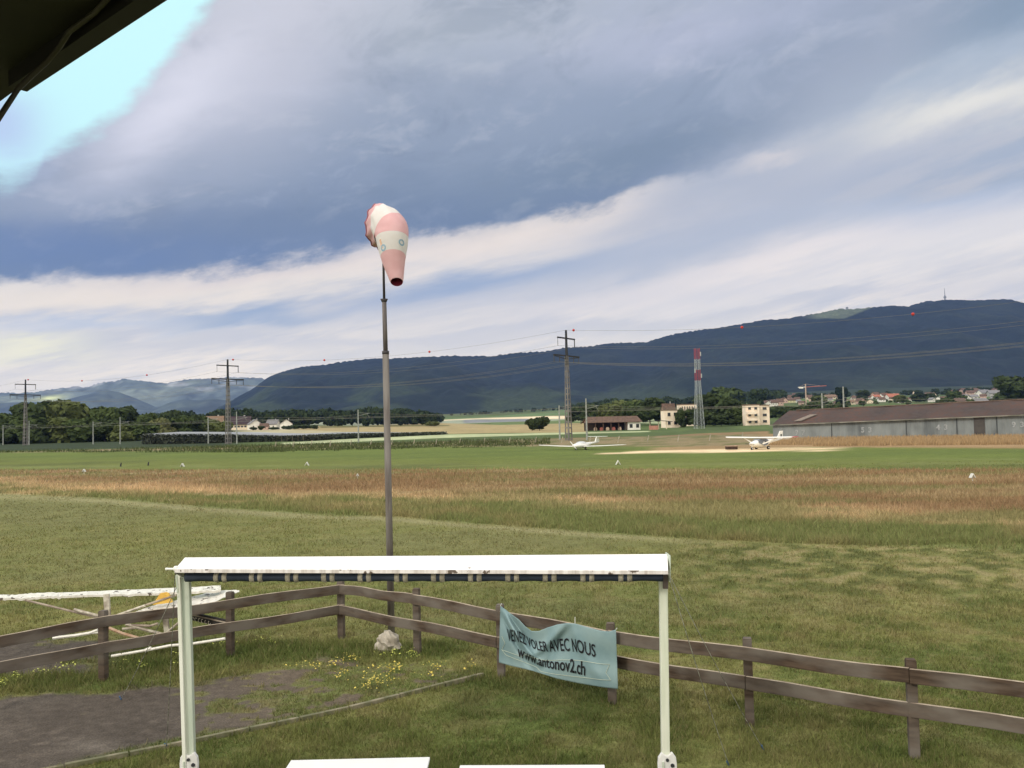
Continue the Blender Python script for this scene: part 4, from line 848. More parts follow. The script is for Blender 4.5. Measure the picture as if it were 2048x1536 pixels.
# local frame: nose towards -y
def wheel(t, x, y, r, nm='wheel', col_=None):
    w_ = MB().tube([(x - .07, y, r), (x + .07, y, r)], r, 14).build(nm, rub, t, True); MB().tube([(x - .08, y, r), (x + .08, y, r)], r * .5, 10).build('rim', wp, w_); return w_
P = gp(1163, 899.5); mg = thing('motor_glider', 'white low wing motor glider with a T tail parked on the grass', 'aircraft', P, math.radians(-33)); mg.scale = (1.2, 1.1, .98)
MB().loft([ell(-1.9, .10, .10, .60), ell(-1.75, .34, .26, .60), ell(-1.1, .52, .36, .60), ell(-.3, .62, .42, .62), ell(.6, .56, .38, .66), ell(1.6, .34, .27, .74), ell(2.8, .17, .17, .84), ell(4.4, .08, .11, .92)]).build('fuselage', wp, mg, True)
MB().loft([ell(-1.0, .05, .05, .92), ell(-.7, .36, .18, .92), ell(-.2, .50, .28, .92), ell(.4, .46, .24, .92), ell(1.1, .05, .05, .92)]).build('canopy', mat('canopy_white_glass', (.55, .58, .60), .2, (.66, .68, .68), 1.0, spec=.6), mg, True)
for s in (-1, 1):
    MB().loft([foil(s * .1, 1.25, .45), foil(s * 2.6, 1.05, .52), foil(s * 5.3, .72, .66), foil(s * 5.62, .45, .70)]).build('wing', wp, mg, True)
    k = MB().tube([(s * .35, -.2, .45), (s * .62, -.15, .18)], .04, 6).build('gear_leg', wp, mg); wheel(mg, s * .62, -.15, .17)
MB().prism([(-.05, 3.6, .9), (-.05, 4.75, .9), (-.05, 4.75, 1.72), (-.05, 4.1, 1.72)], (.1, 0, 0)).build('fin', wp, mg)
MB().loft([foil(-1.25, .5, 1.74, .1, 4.45), foil(0, .75, 1.72, .1, 4.4), foil(1.25, .5, 1.74, .1, 4.45)]).build('tailplane', wp, mg)
MB().bar((0, -1.98, .62), (-.42, -1.98, 1.22), .05, .16, (0, 1, 0), .03, .10).bar((0, -1.98, .62), (.36, -1.98, .16), .05, .14, (0, 1, 0), .03, .08).build('propeller', wp, mg)
P = gp(1523, 898.5); ul = thing('high_wing_aircraft', 'white high wing light aircraft with a red wing tip parked on sandy ground', 'aircraft', P, math.radians(-48)); ul.scale = (1.08, 1.28, 1.0)
MB().loft([ell(-1.8, .12, .10, .72), ell(-1.6, .36, .26, .68), ell(-1.0, .52, .42, .68), ell(-.2, .58, .54, .72), ell(.6, .48, .50, .80), ell(1.5, .22, .26, .98), ell(3.6, .08, .10, 1.12)]).build('fuselage', wp, ul, True)
b = MB()
for s in (-1, 1): b.loft([[Vector((s * (q[0] + .02), q[1], q[2])) for q in pp] for pp in ([(.50, -1.05, .78), (.58, -.3, .50), (.57, .35, .58), (.47, .65, .95)], [(.34, -.72, 1.22), (.44, -.3, 1.26), (.44, .3, 1.26), (.38, .55, 1.22)])])
b.loft([[Vector(q) for q in ((-.46, -1.08, .86), (.46, -1.08, .86), (.36, -.70, 1.26), (-.36, -.70, 1.26))], [Vector(q) for q in ((-.46, .2, .86), (.46, .2, .86), (.40, .4, 1.26), (-.40, .4, 1.26))]]); b.build('cabin_glass', cg, ul)
for s in (-1, 1):
    MB().loft([foil(s * .02, 1.25, 1.40, .15), foil(s * 3.9, 1.25, 1.45, .15), foil(s * 4.2, 1.2, 1.47, .13)]).build('wing', wp, ul)
    MB().loft([foil(s * 4.21, 1.1, 1.48, .1), foil(s * 4.5, .7, 1.52, .1)]).build('wing_tip', mat('tip_red', (.55, .06, .10), .5) if s > 0 else wp, ul)
    MB().bar((s * .45, -.5, .62), (s * 2.2, -.1, 1.40), .04, .13).build('wing_strut', wp, ul)
    MB().bar((s * .35, .1, .42), (s * .78, .15, .20), .14, .05).build('gear_leg', wp, ul); wheel(ul, s * .78, .15, .20)
MB().bar((0, -1.55, .55), (0, -1.6, .18), .09, .09, (0, 1, 0)).build('nose_leg', wp, ul); wheel(ul, 0, -1.6, .15, 'nose_wheel')
MB().prism([(-.04, 2.7, 1.15), (-.04, 3.7, 1.2), (-.04, 3.85, 2.15), (-.04, 3.35, 2.15)], (.08, 0, 0)).build('fin', wp, ul)
o = MB().prism([(-.06, 3.35, 1.45), (-.06, 3.6, 1.45), (-.06, 3.6, 1.75), (-.06, 3.38, 1.75)], (.12, 0, 0)).build('fin_marking', mat('marking_dark', (.05, .06, .05), .6), ul)
MB().loft([foil(-1.1, .5, 1.14, .08, 3.5), foil(1.1, .5, 1.14, .08, 3.5)]).build('tailplane', wp, ul)
MB().bar((-.55, -1.92, .75), (.55, -1.92, .70), .05, .11, (0, 1, 0)).build('propeller', darkst, ul)
P = gp(1463, 900); bx = thing('wooden_platform', 'low dark wooden platform left of the high wing aircraft', 'platform', P, .05)
MB().box((0, 0, .26), (1.25, 1.0, .36)).build('skirt', mat('dark_timber', (.06, .038, .03), .9), bx); MB().box((0, 0, .5), (1.35, 1.1, .1)).build('deck', mat('deck_tan', (.42, .30, .22), .9), bx)

# runway markers
mk = mat('marker_white', (.70, .70, .64), .6)
for u, v, s, lb in ((365, 933, .36, 'white roof shaped runway marker, left one on the far strip'), (614, 931, .38, 'white roof shaped runway marker left of the windsock pole'), (1236, 929, .4, 'white roof shaped runway marker below the motor glider'), (168, 948, .26, 'small white marker at the left edge of the brown grass'), (1945, 963, .25, 'white marker in the brown grass near the right edge'), (715, 958, .2, 'tiny pale marker in the brown grass left of the windsock pole'), (390, 887, .9, 'pale upright marker box below the middle pylon')):
    P = gp(u, v); z0 = .22 if 945 < v < 970 else 0; b = MB()
    if v < 900: b.box((0, 0, .45), (.7, .5, 1.4)).prism([(-.4, -.3, 1.15), (.4, -.3, 1.15), (0, -.3, 1.4)], (0, .6, 0))
    else:
        for q in (-1, 1): b.prism([(0, -s * .6, s), (q * s * .55, -s * .6, 0), (q * s * .38, -s * .6, 0), (0, -s * .6, s * .72)], (0, s * 1.2, 0))
        if z0: b.bar((0, 0, -z0), (0, 0, s * .75), .05, .05, (0, 1, 0))
    o = b.build('runway_marker', mk); o.location = P + Vector((0, 0, z0)); tag(o, lb, 'marker', 'white markers along the airstrip')
for u, v, lb in ((241, 933, 'small dark stump on the strip, left one of two'), (296, 931, 'small dark stump on the strip, right one of two')):
    P = gp(u, v); o = MB().tube([(0, 0, -.1), (.05, 0, .3), (.1, 0, .42)], [.10, .08, .05], 8).build('dark_stump', darkst); o.location = P; tag(o, lb, 'stump', 'dark stumps on the airstrip')

# ------------------------------------------------------------------ windsock
P = gp(783, 1272); ws = thing('windsock', 'pink and white windsock on a tall grey pole behind the fence', 'windsock', P); Yp = P.y
def zat(v, u=775): return at(u, v, Yp).z
zl = [zat(705), zat(600), zat(532), zat(440)]
polem = mat('pole_weathered', (.115, .098, .09), .7, (.20, .185, .17), 2.5, (3, 3, .4)); dk = mat('pole_dark', (.06, .055, .06), .6)
MB().tube([(0, 0, -.2), (-.02, 0, zl[0])], [.066, .062], 14).build('lower_pole', polem, ws, True)
MB().tube([(-.02, 0, zl[0]), (-.03, 0, zl[1])], [.045, .043], 12).build('upper_pole', mat('pole_mid', (.10, .09, .09), .6, (.16, .14, .13), 3, (3, 3, .4)), ws, True)
MB().tube([(-.02, 0, zl[0] - .03), (-.02, 0, zl[0] + .03)], .068, 12).build('joint_ring', dk, ws, True)
MB().tube([(-.03, 0, zl[1] - .035), (-.03, 0, zl[1] + .02)], [.05, .075], 14).build('collar', dk, ws, True)
MB().tube([(-.03, 0, zl[1]), (-.035, 0, zl[3])], [.026, .018], 10).build('rod', dk, ws, True)
O = Vector(P)
# centreline: mouth at the back left, over the top and down towards the viewer
path = [(760, 455, .02, 44), (764, 453, -.12, 44), (769, 452, -.26, 43), (774, 455, -.40, 41), (780, 460, -.52, 36), (783, 467, -.60, 33), (784, 477, -.65, 31.5), (785, 492, -.68, 29), (786, 510, -.70, 25), (788, 530, -.71, 20.5), (791, 548, -.72, 16), (793.5, 564, -.74, 11.8)]
ctr = [at(u, v, Yp + dy) - O for u, v, dy, r in path]; rad = [r / F * Yp for *_, r in path]
pc = []; pr = []
for i in range(len(ctr) - 1):
    for k in range(6):
        t = k / 6; p0, p1, p2, p3 = ctr[max(i - 1, 0)], ctr[i], ctr[i + 1], ctr[min(i + 2, len(ctr) - 1)]
        pc.append(.5 * ((2 * p1) + (p2 - p0) * t + (2 * p0 - 5 * p1 + 4 * p2 - p3) * t * t + (3 * p1 - p0 - 3 * p2 + p3) * t ** 3)); pr.append(rad[i] * (1 - t) + rad[i + 1] * t)
pc.append(ctr[-1]); pr.append(rad[-1])
NR = 48; rings = []; n0 = Vector((.86, -.48, -.06)).normalized()
side = Vector((.45, .85, 0)).normalized()
for i, (p, r) in enumerate(zip(pc, pr)):
    t = i / (len(pc) - 1); tan = (pc[min(i + 1, len(pc) - 1)] - pc[max(i - 1, 0)]).normalized()
    q = sm(np.array(t), .18, .55); nrm = (n0 * (1 - float(q)) + Vector((.05, -.25 - .45 * max(0, t - .5) * 2, -1)).normalized() * float(q)).normalized()
    a = nrm.cross(Vector((0, 0, 1)) if abs(nrm.z) < .8 else Vector((0, 1, 0)))
    a = Vector((1, 0, 0)) - nrm * nrm.x
    a = (a if float(q) > .5 else a).normalized(); b_ = nrm.cross(a).normalized()
    ring = []
    for k in range(NR):
        th = 2 * math.pi * k / NR; wr = 1 + .055 * math.sin(th * 11 + t * 16) * max(0, 1 - t * 2.4) + .02 * math.sin(th * 23 + 2) * max(0, 1 - t * 3) + .02 * math.sin(th * 4 + t * 20) * (t < .5) + .006 * math.sin(th * 5 + 3)
        ring.append(p + (a * math.cos(th) + b_ * math.sin(th)) * r * wr)
    rings.append(ring)
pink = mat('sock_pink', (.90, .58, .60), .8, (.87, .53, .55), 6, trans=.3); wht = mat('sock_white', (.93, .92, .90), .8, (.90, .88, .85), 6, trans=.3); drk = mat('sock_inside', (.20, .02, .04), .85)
n = len(rings); cuts = [0, int(n * .17), int(n * .35), int(n * .545), int(n * .735), n - 1]
for i in range(5):
    if cuts[i + 1] > cuts[i]: MB().loft(rings[cuts[i]:cuts[i + 1] + 1], False).build(['pink_band', 'white_band'][i % 2], [pink, wht][i % 2], ws, True)
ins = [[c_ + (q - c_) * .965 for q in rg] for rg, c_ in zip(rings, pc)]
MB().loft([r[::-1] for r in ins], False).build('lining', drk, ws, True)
MB().loft([[pc[0] + (q - pc[0]) * 1.0 for q in rings[0]], [pc[0] + (q - pc[0]) * 1.03 for q in rings[0]], [pc[0] + (q - pc[0]) * 1.03 + n0 * -.02 for q in rings[0]]], False).build('mouth_hoop', mat('hoop', (.35, .12, .14), .6), ws, True)
hb = MB(); hb.bar((-.035, 0, zl[3] + .02), tuple(pc[0]), .02, .02).bar(tuple(rings[0][12]), tuple(rings[0][36]), .02, .02); hb.build('hoop_bracket', dk, ws)
def decal(name, fn, m, i0, th0, parent=ws):   # small patch laid on the sock surface
    b = MB(); vs = []; fs = []
    for s_, q_ in fn:
        i = i0 + s_; k = th0 + q_; fi = min(int(i), n - 2); fk = int(math.floor(k)); ti, tk = i - fi, k - fk
        g = lambda a_, c_: rings[a_][c_ % NR]
        pt = (g(fi, fk) * (1 - tk) + g(fi, fk + 1) * tk) * (1 - ti) + (g(fi + 1, fk) * (1 - tk) + g(fi + 1, fk + 1) * tk) * ti
        c_ = pc[fi] * (1 - ti) + pc[fi + 1] * ti; vs.append(pt + (pt - c_).normalized() * .006)
    return vs
def nearest(u, v):
    best = None
    for i in range(n):
        for k in range(NR):
            q = rings[i][k] + O; dd = q - CAM; c_ = dd.dot(fw); pu, pv = 1024 + F * dd.dot(rt) / c_, 768 - F * dd.dot(up) / c_
            cst = (pu - u) ** 2 + (pv - v) ** 2 + (c_ - Yp) * 60
            if best is None or cst < best[0]: best = (cst, i, k)
    return best[1], best[2]
blue = mat('logo_blue', (.34, .50, .62), .8); orng = mat('logo_orange', (.85, .55, .38), .8)
for (u, v) in ((768, 496), (805, 485)):
    i0, k0 = nearest(u, v); pts_ = []
    for rr in (1.9, 1.0): pts_.append(decal('', [(rr * 1.1 * math.cos(a), rr * math.sin(a) * 1.0) for a in [2 * math.pi * j / 16 for j in range(16)]], blue, i0, k0))
    MB().loft(pts_, False).build('blue_ring_logo', blue, ws)
i0, k0 = nearest(761, 487); v4 = decal('', [(-3, -.8), (3, -.6), (3, .6), (-3, .5)], orng, i0, k0); MB().add(v4, [(0, 1, 2, 3)]).build('orange_bar_logo', orng, ws)
# stone at the foot
r_ = np.random.default_rng(3); m = MB(); m.ball((0, 0, 0), 1, 22); vs = []
for q in m.v:
    h_ = .20 * math.sin(q.x * 4 + 1) * math.cos(q.y * 5) + .12 * math.sin(q.z * 9 + q.x * 5) + .07 * math.sin(q.x * 17 + q.z * 13) + .05 * r_.random(); vs.append(Vector((q.x * (1 + h_) * .24 * (1.0 if q.z < 0 else .82), q.y * (1 + h_) * .18, q.z * (1 + h_ * .5) * .22)))
m.v = vs; o = m.build('boulder', mat('limestone', (.46, .42, .35), .95, (.28, .25, .20), 7, bump=.8), None, False); o.location = gp(776, 1301) + Vector((0, 0, .12)); tag(o, 'pale rough boulder at the foot of the windsock pole', 'boulder')

# ------------------------------------------------------------------ wooden fence
wood = bpy.data.materials.new('weathered_wood'); wood.use_nodes = True
shader_stretch(wood.node_tree, wood.node_tree.nodes['Principled BSDF'], (.050, .034, .024), (.100, .070, .050), (2.6, (1, 1, 8)), (1.3, (1, 1, 2.5)), .85, (.155, .135, .115))
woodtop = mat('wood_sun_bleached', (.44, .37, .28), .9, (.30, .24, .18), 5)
LB = [Vector((-9.6, 11.2, 0)), Vector((-8.05, 12.65, 0)), gp(207, 1362), gp(461, 1312), gp(683, 1277)]
RB = [gp(683, 1277), gp(835, 1306), gp(1003, 1352), gp(1225, 1406), gp(1500, 1450), gp(1829, 1513), Vector((6.6, 9.15, 0)), Vector((8.4, 8.0, 0))]
fn = thing('wooden_fence', 'weathered brown two rail fence meeting at a corner behind the white frame', 'fence', LB[-1])
def fpost(P, rz=0):
    m = MB(True); w = .115; R_ = Matrix.Rotation(rz, 3, 'Z') @ Matrix.Rotation(random.uniform(-.012, .012), 3, 'X'); m.box(P + Vector((0, 0, .45)), (w, w, 1.32), R_); m.box(P + Vector((0, 0, 1.117)), (w * .92, w * .92, .015), R_); m.build('post', wood, fn, bevel=.012)
for p_ in LB[:-1] + RB: fpost(p_, math.atan2(-.7, .7) * .3)
def rail(a, b_, z0, z1, off, end=0.0):
    d = (b_ - a); nn = Vector((d.y, -d.x, 0)).normalized(); nn = nn if nn.y < 0 else -nn; o = nn * off; a2, b2 = a + o, b_ + o; s = 8; v = []
    for i in range(s + 1):
        t = i / s; p = a2 + (b2 - a2) * t; w1 = .012 * math.sin(i * 1.3 + z0 * 9 + a.x); v += [p + Vector((0, 0, z0 + w1)) - nn * .024, p + Vector((0, 0, z0 + w1)) + nn * .024, p + Vector((0, 0, z1 + w1)) + nn * .024, p + Vector((0, 0, z1 + w1)) - nn * .024]
    m = MB(True).add(v, [f for i in range(s) for f in ((4 * i, 4 * i + 4, 4 * i + 5, 4 * i + 1), (4 * i + 1, 4 * i + 5, 4 * i + 6, 4 * i + 2), (4 * i + 3, 4 * i + 7, 4 * i + 4, 4 * i), (4 * i + 2, 4 * i + 6, 4 * i + 7, 4 * i + 3))] + [(0, 1, 2, 3), (4 * s + 3, 4 * s + 2, 4 * s + 1, 4 * s)])
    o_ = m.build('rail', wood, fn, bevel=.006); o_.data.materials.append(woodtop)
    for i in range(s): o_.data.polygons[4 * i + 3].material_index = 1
zu, zlw = (.865, 1.035), (.47, .64)
for z in (zu, zlw):
    for a, b_ in ((LB[0], LB[2]), (LB[2], LB[4])): rail(a, b_ + (b_ - a).normalized() * (.03 if b_ is LB[4] else -.004), *z, .085)
    k = [0, 1, 3, 5, 7] if z is zu else [0, 2, 4, 6, 7]
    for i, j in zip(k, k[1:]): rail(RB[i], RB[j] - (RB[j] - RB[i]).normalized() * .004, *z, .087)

# ------------------------------------------------------------------ banner
bt = [(1001, 1212), (1012, 1220), (1024, 1229), (1038, 1239), (1050, 1252), (1063, 1262), (1078, 1262), (1095, 1255), (1115, 1249), (1135, 1246), (1150, 1247), (1175, 1254), (1200, 1261), (1218, 1263), (1232, 1259)]
bb_ = [(998, 1325), (1016, 1330), (1032, 1334), (1050, 1338), (1066, 1342), (1082, 1347), (1098, 1352), (1114, 1357), (1132, 1361), (1150, 1365), (1166, 1368), (1184, 1371), (1202, 1374), (1219, 1376), (1236, 1378)]
fa, fb = RB[2], RB[3]; fd_ = (fb - fa).normalized(); fnn = Vector((fd_.y, -fd_.x, 0)); fnn = fnn if fnn.y < 0 else -fnn
def onplane(u, v, off):
    d = ray(u, v); o = fa + fnn * off; t = (o - CAM).dot(fnn) / d.dot(fnn); return CAM + d * t
bn = thing('banner', 'pale blue banner with black lettering tied to the fence', 'banner', fa)
def bsurf(s, t, lift=0.0):
    x = s * (len(bt) - 1); i = min(int(x), len(bt) - 2); f = x - i
    a = Vector(bt[i]) * (1 - f) + Vector(bt[i + 1]) * f; b_ = Vector(bb_[i]) * (1 - f) + Vector(bb_[i + 1]) * f
    p = a * (1 - t) + b_ * t
    # folds running from the tied corner and the middle tie
    def fold(x0, y0, x1, y1, w, am):
        ax, ay = x1 - x0, y1 - y0; l2 = ax * ax + ay * ay; k = ((s - x0) * ax + (t - y0) * ay) / l2; kk = max(0, min(1, k)); d_ = ((s - x0) * ay - (t - y0) * ax) / math.sqrt(l2)
        return am * math.exp(-(d_ / w) ** 2) * math.exp(-((k - kk) / .25) ** 2)
    dz = fold(.0, .0, .30, .62, .045, .08) + fold(.02, 0, .22, .75, .035, -.07) + fold(.64, .02, .30, .60, .05, .065) + fold(.66, .0, .45, .7, .04, -.05) + fold(.1, .0, .26, .3, .045, -.06) + fold(.66, .0, .80, .7, .05, .03) + .018 * math.sin(s * 9 + t * 4) * (1 - s * .4) + .012 * math.sin(s * 3 - t * 9) + .05 * math.sin(math.pi * s) * t + .02 * math.sin(14 * s + 2) * t * t
    return onplane(p.x, p.y, .16 + dz + lift)
nu, nv = 90, 46; V = [bsurf(i / nu, j / nv) for j in range(nv + 1) for i in range(nu + 1)]
fq = [(j * (nu + 1) + i, j * (nu + 1) + i + 1, (j + 1) * (nu + 1) + i + 1, (j + 1) * (nu + 1) + i) for j in range(nv) for i in range(nu)]
m = MB(True).add(V, fq); cloth = m.build('cloth', mat('banner_blue', (.185, .285, .305), .6, (.235, .335, .345), 2.5, spec=.3), bn, True)
sd = cloth.modifiers.new('thick', 'SOLIDIFY'); sd.thickness = .004; sd.offset = -1
ink = mat('ink_black', (.012, .013, .016), .7); lin = mat('ribbon_line', (.55, .62, .50), .7)
import bmesh
def put_text(name, txt, s0, s1, t0f, ht, bold, shear):
    me = text_mesh(txt, 1.0, bold, shear, 1.0)
    bmm = bmesh.new(); bmm.from_mesh(me); bmesh.ops.triangulate(bmm, faces=bmm.faces); [bmesh.ops.subdivide_edges(bmm, edges=[e for e in bmm.edges if e.calc_length() > .12], cuts=1) for _ in range(4)]; bmm.to_mesh(me); bmm.free()
    xs = [v.co.x for v in me.vertices]; x0, x1 = min(xs), max(xs)
    for v in me.vertices:
        s = s0 + (s1 - s0) * (v.co.x - x0) / (x1 - x0); t = t0f(s) - v.co.y * ht; v.co = bsurf(s, t, .016) - Vector(bn.location)
    me.materials.append(ink); o = bpy.data.objects.new(name, me); COL.objects.link(o); o.parent = bn; o['label'] = 'black words ' + txt
put_text('slogan_lettering', 'VENEZ VOLER AVEC NOUS', .075, .825, lambda s: float(np.interp(s, [.07, .2, .35, .5, .65, .83], [.56, .47, .43, .47, .47, .49])), .31, .012, 0)
put_text('web_address_lettering', 'www.antonov2.ch', .17, .745, lambda s: float(np.interp(s, [.17, .4, .6, .75], [.78, .81, .83, .85])), .33, .016, .25)
def sline(pts, w=.010):
    m = MB(True); P_ = []
    for (a, b_), (c_, d_) in zip(pts, pts[1:]):
        k = max(2, int(math.hypot(c_ - a, d_ - b_) * 40)); P_ += [(a + (c_ - a) * i / k, b_ + (d_ - b_) * i / k) for i in range(k)]
    P_.append(pts[-1]); q = [bsurf(a, b_, .012) for a, b_ in P_]; m.tube(q, .0035, 4); return m
sline([(.02, .52), (.05, .62), (.02, .76), (.20, .76), (.24, .68), (.93, .58), (.90, .74), (.94, .86), (.50, .92), (.36, .95), (.33, .88), (.06, .83), (.02, .76)]).build('ribbon_outline', lin, bn)
tie = mat('cord_white', (.6, .6, .55), .8)
MB(True).tube([onplane(1001, 1212, .14), onplane(1003, 1207, .0)], .006, 5).tube([onplane(1150, 1247, .15), onplane(1150, 1240, .12), onplane(1150, 1234, .1)], .005, 5).tube([onplane(1232, 1259, .14), onplane(1234, 1256, .06)], .005, 5).build('ties', tie, bn)

# ------------------------------------------------------------------ white frame
def wpaint(name, c, c2, chips):
    m = bpy.data.materials.new(name); m.use_nodes = True; t = m.node_tree; b = t.nodes['Principled BSDF']; tx = t.nodes.new('ShaderNodeTexCoord')
    n = t.nodes.new('ShaderNodeTexNoise'); n.inputs['Scale'].default_value = 9; n.inputs['Detail'].default_value = 3; t.links.new(tx.outputs['Object'], n.inputs['Vector'])
    r = t.nodes.new('ShaderNodeMapRange'); r.inputs[1].default_value = chips; r.inputs[2].default_value = chips + .02; t.links.new(n.outputs[0], r.inputs[0])
    mp = t.nodes.new('ShaderNodeMapping'); mp.inputs['Scale'].default_value = (6, 6, .5); n2 = t.nodes.new('ShaderNodeTexNoise'); n2.inputs['Scale'].default_value = 3; t.links.new(tx.outputs['Object'], mp.inputs[0]); t.links.new(mp.outputs[0], n2.inputs['Vector'])
    r2 = t.nodes.new('ShaderNodeMapRange'); r2.inputs[1].default_value = .4; r2.inputs[2].default_value = .7; t.links.new(n2.outputs[0], r2.inputs[0])
    x2 = t.nodes.new('ShaderNodeMix'); x2.data_type = 'RGBA'; x2.inputs[6].default_value = c + (1,); x2.inputs[7].default_value = c2 + (1,); t.links.new(r2.outputs[0], x2.inputs[0])
    x = t.nodes.new('ShaderNodeMix'); x.data_type = 'RGBA'; x.inputs[7].default_value = (.12, .09, .07, 1); t.links.new(x2.outputs[2], x.inputs[6]); t.links.new(r.outputs[0], x.inputs[0]); t.links.new(x.outputs[2], b.inputs['Base Color']); b.inputs['Roughness'].default_value = .45; return m
wt = wpaint('cover_white', (.88, .87, .86), (.84, .82, .82), .735); pm = wpaint('post_white', (.46, .53, .44), (.60, .64, .54), .9)
YL, YR = 9.62, 9.28
AL, AR = at(370, 1115, YL), at(1335, 1108, YR)
fr = thing('awning_frame', 'free standing white frame with a sloped metal cover over a rolled awning', 'frame', gp(378, 1590))
BL_, BR_ = at(350, 1138, YL - .30), at(1336, 1141, YR - .30)
UP = Vector((0, 0, .035)); bk_ = Vector((0, .30, 0))
m = MB(True)
cL, cR = AL + bk_ - Vector((0, 0, .10)), AR + bk_ - Vector((0, 0, .10)); th = Vector((0, 0, .014))
m.add([BL_, BR_, AR, AL, cL, cR, BL_ - th, BR_ - th, AR - th, AL - th, cL - th, cR - th], [(0, 1, 2, 3), (3, 2, 5, 4), (6, 9, 8, 7), (9, 10, 11, 8), (0, 6, 7, 1), (4, 5, 11, 10), (0, 3, 9, 6), (3, 4, 10, 9), (1, 7, 8, 2), (2, 8, 11, 5)])
m.build('cover', wt, fr)
m = MB(True); m.bar(BL_ - Vector((.0, .006, .018)), BR_ - Vector((.0, .006, .018)), .012, .036); m.build('front_lip', wpaint('lip_paint', (.80, .77, .76), (.5, .45, .42), .62), fr)
m = MB(True); m.add([BL_, AL, cL, AL - Vector((0, 0, .22)), BL_ - Vector((0, 0, .05))], [(0, 1, 2, 3, 4)]).add([p_ + Vector((.012, 0, 0)) for p_ in (BL_, AL, cL, AL - Vector((0, 0, .22)), BL_ - Vector((0, 0, .05)))], [(4, 3, 2, 1, 0)]); m.build('end_plate', wpaint('plate_paint', (.62, .60, .60), (.5, .48, .48), .8), fr)
a, b_ = at(372, 1154, YL - .22), at(1326, 1153, YR - .22)
navy = mat('awning_navy', (.020, .028, .045), .8, (.03, .04, .06), 4); crm_ = mat('awning_cream', (.36, .33, .26), .8, (.25, .23, .18), 20)
m = MB(True)
K = 13; dd = (b_ - a); pts = []; rr = []
for i in range(K * 12 + 1):
    t = i / (K * 12); ph = (t * K) % 1; pts.append(a + dd * t); rr.append(.047 + .004 * math.cos(ph * 2 * math.pi))
m.tube(pts, rr, 10); roll = m.build('rolled_awning', navy, fr, True)
MB(True).bar(a + Vector((0, .10, .055)), b_ + Vector((0, .10, .055)), .07, .05).build('top_beam', wpaint('beam_paint', (.10, .10, .11), (.16, .15, .15), .7), fr)
for i in range(1, K):
    c_ = a + dd * (i / K); dn_ = dd.normalized(); mm_ = MB(True)
    for s in (-1, 1): mm_.tube([c_ + dn_ * s * .018, c_ + dn_ * s * .028, c_ + dn_ * s * .07], [.049, .060, .051], 12)
    mm_.build('awning_strap', crm_, fr, True)
def seg(u1, v1, Y1, u2, v2, Y2): return at(u1, v1, Y1), at(u2, v2, Y2)
# left post: narrow channel and wide channel side by side
p1, p2 = at(372, 1143, YL), at(385, 1600, YL); MB(True).bar(p1, p2, .085, .07, (0, 1, 0)).build('left_post', pm, fr, bevel=.008)
p1, p2 = at(359.5, 1143, YL - .02), at(374, 1600, YL - .02); MB(True).bar(p1, p2, .038, .10, (0, 1, 0)).build('left_post_flange', wpaint('flange_white', (.78, .80, .72), (.7, .72, .62), .9), fr, bevel=.005)
p1, p2 = at(354, 1150, YL - .05), at(357, 1185, YL - .05); MB(True).bar(p1, p2, .02, .05, (0, 1, 0)).build('left_gusset', pm, fr)
p1, p2 = at(1326, 1146, YR), at(1332, 1600, YR); MB(True).bar(p1, p2, .085, .07, (0, 1, 0)).build('right_post', wpaint('post_white_right', (.60, .64, .52), (.72, .74, .64), .9), fr, bevel=.008)
p1, p2 = at(1331, 1150, YR - .07), at(1331, 1177, YR - .07); MB(True).bar(p1, p2, .05, .04, (0, 1, 0)).build('gear_box', mat('gearbox_brown', (.14, .11, .10), .6), fr)
p1, p2 = at(1336, 1108, YR - .05), at(1336, 1160, YR - .05); MB(True).bar(p1, p2, .012, .25, (0, 1, 0)).build('end_plate', pm, fr)
MB(True).tube([at(353, 1138, YL - .25), at(333, 1138, YL - .25)], .012, 8).ball(at(352, 1137, YL - .27), .03, 10).ball(at(333, 1138, YL - .25), .016, 8).build('crank_pin', wp, fr)
for (u, v, Yy, r) in ((377, 1528, YL - .06, 1), (1335, 1529, YR - .06, 1)):
    c0 = at(u, v, Yy); mm_ = MB(True)
    out = [Vector((x * .098, 0, z * .12)) for x, z in ((-.95, -1.6), (-1.0, 0), (-.92, .55), (-.55, .98), (-.1, .72), (.1, .72), (.55, .98), (.92, .55), (1.0, 0), (.95, -1.6))]
    mm_.prism([c0 + q for q in out], (0, .05, 0)); fo = mm_.build('foot_bracket', wpaint('bracket_white', (.74, .74, .72), (.60, .60, .58), .85), fr, bevel=.014)
    MB(True).tube([c0 + Vector((0, -.012, .045)), c0 + Vector((0, .0, .045))], .017, 10).tube([c0 + Vector((.05, -.012, -.01)), c0 + Vector((.05, .0, -.01))], .02, 10).build('bolt_hole', darkst, fr)
    MB(True).tube([c0 + Vector((-.045, -.01, .03)), c0 + Vector((-.04, -.015, -.3))], .012, 8).build('brace_rod', pm, fr)
rope = mat('rope_grey', (.13, .13, .10), .8, (.40, .40, .35), 12)
hL, hR = BL_ + Vector((0, 0, -.05)), BR_ + Vector((0, 0, -.02))
gy = 'guy ropes of the white frame'
pegm = mat('peg_blue', (.05, .12, .24), .6)
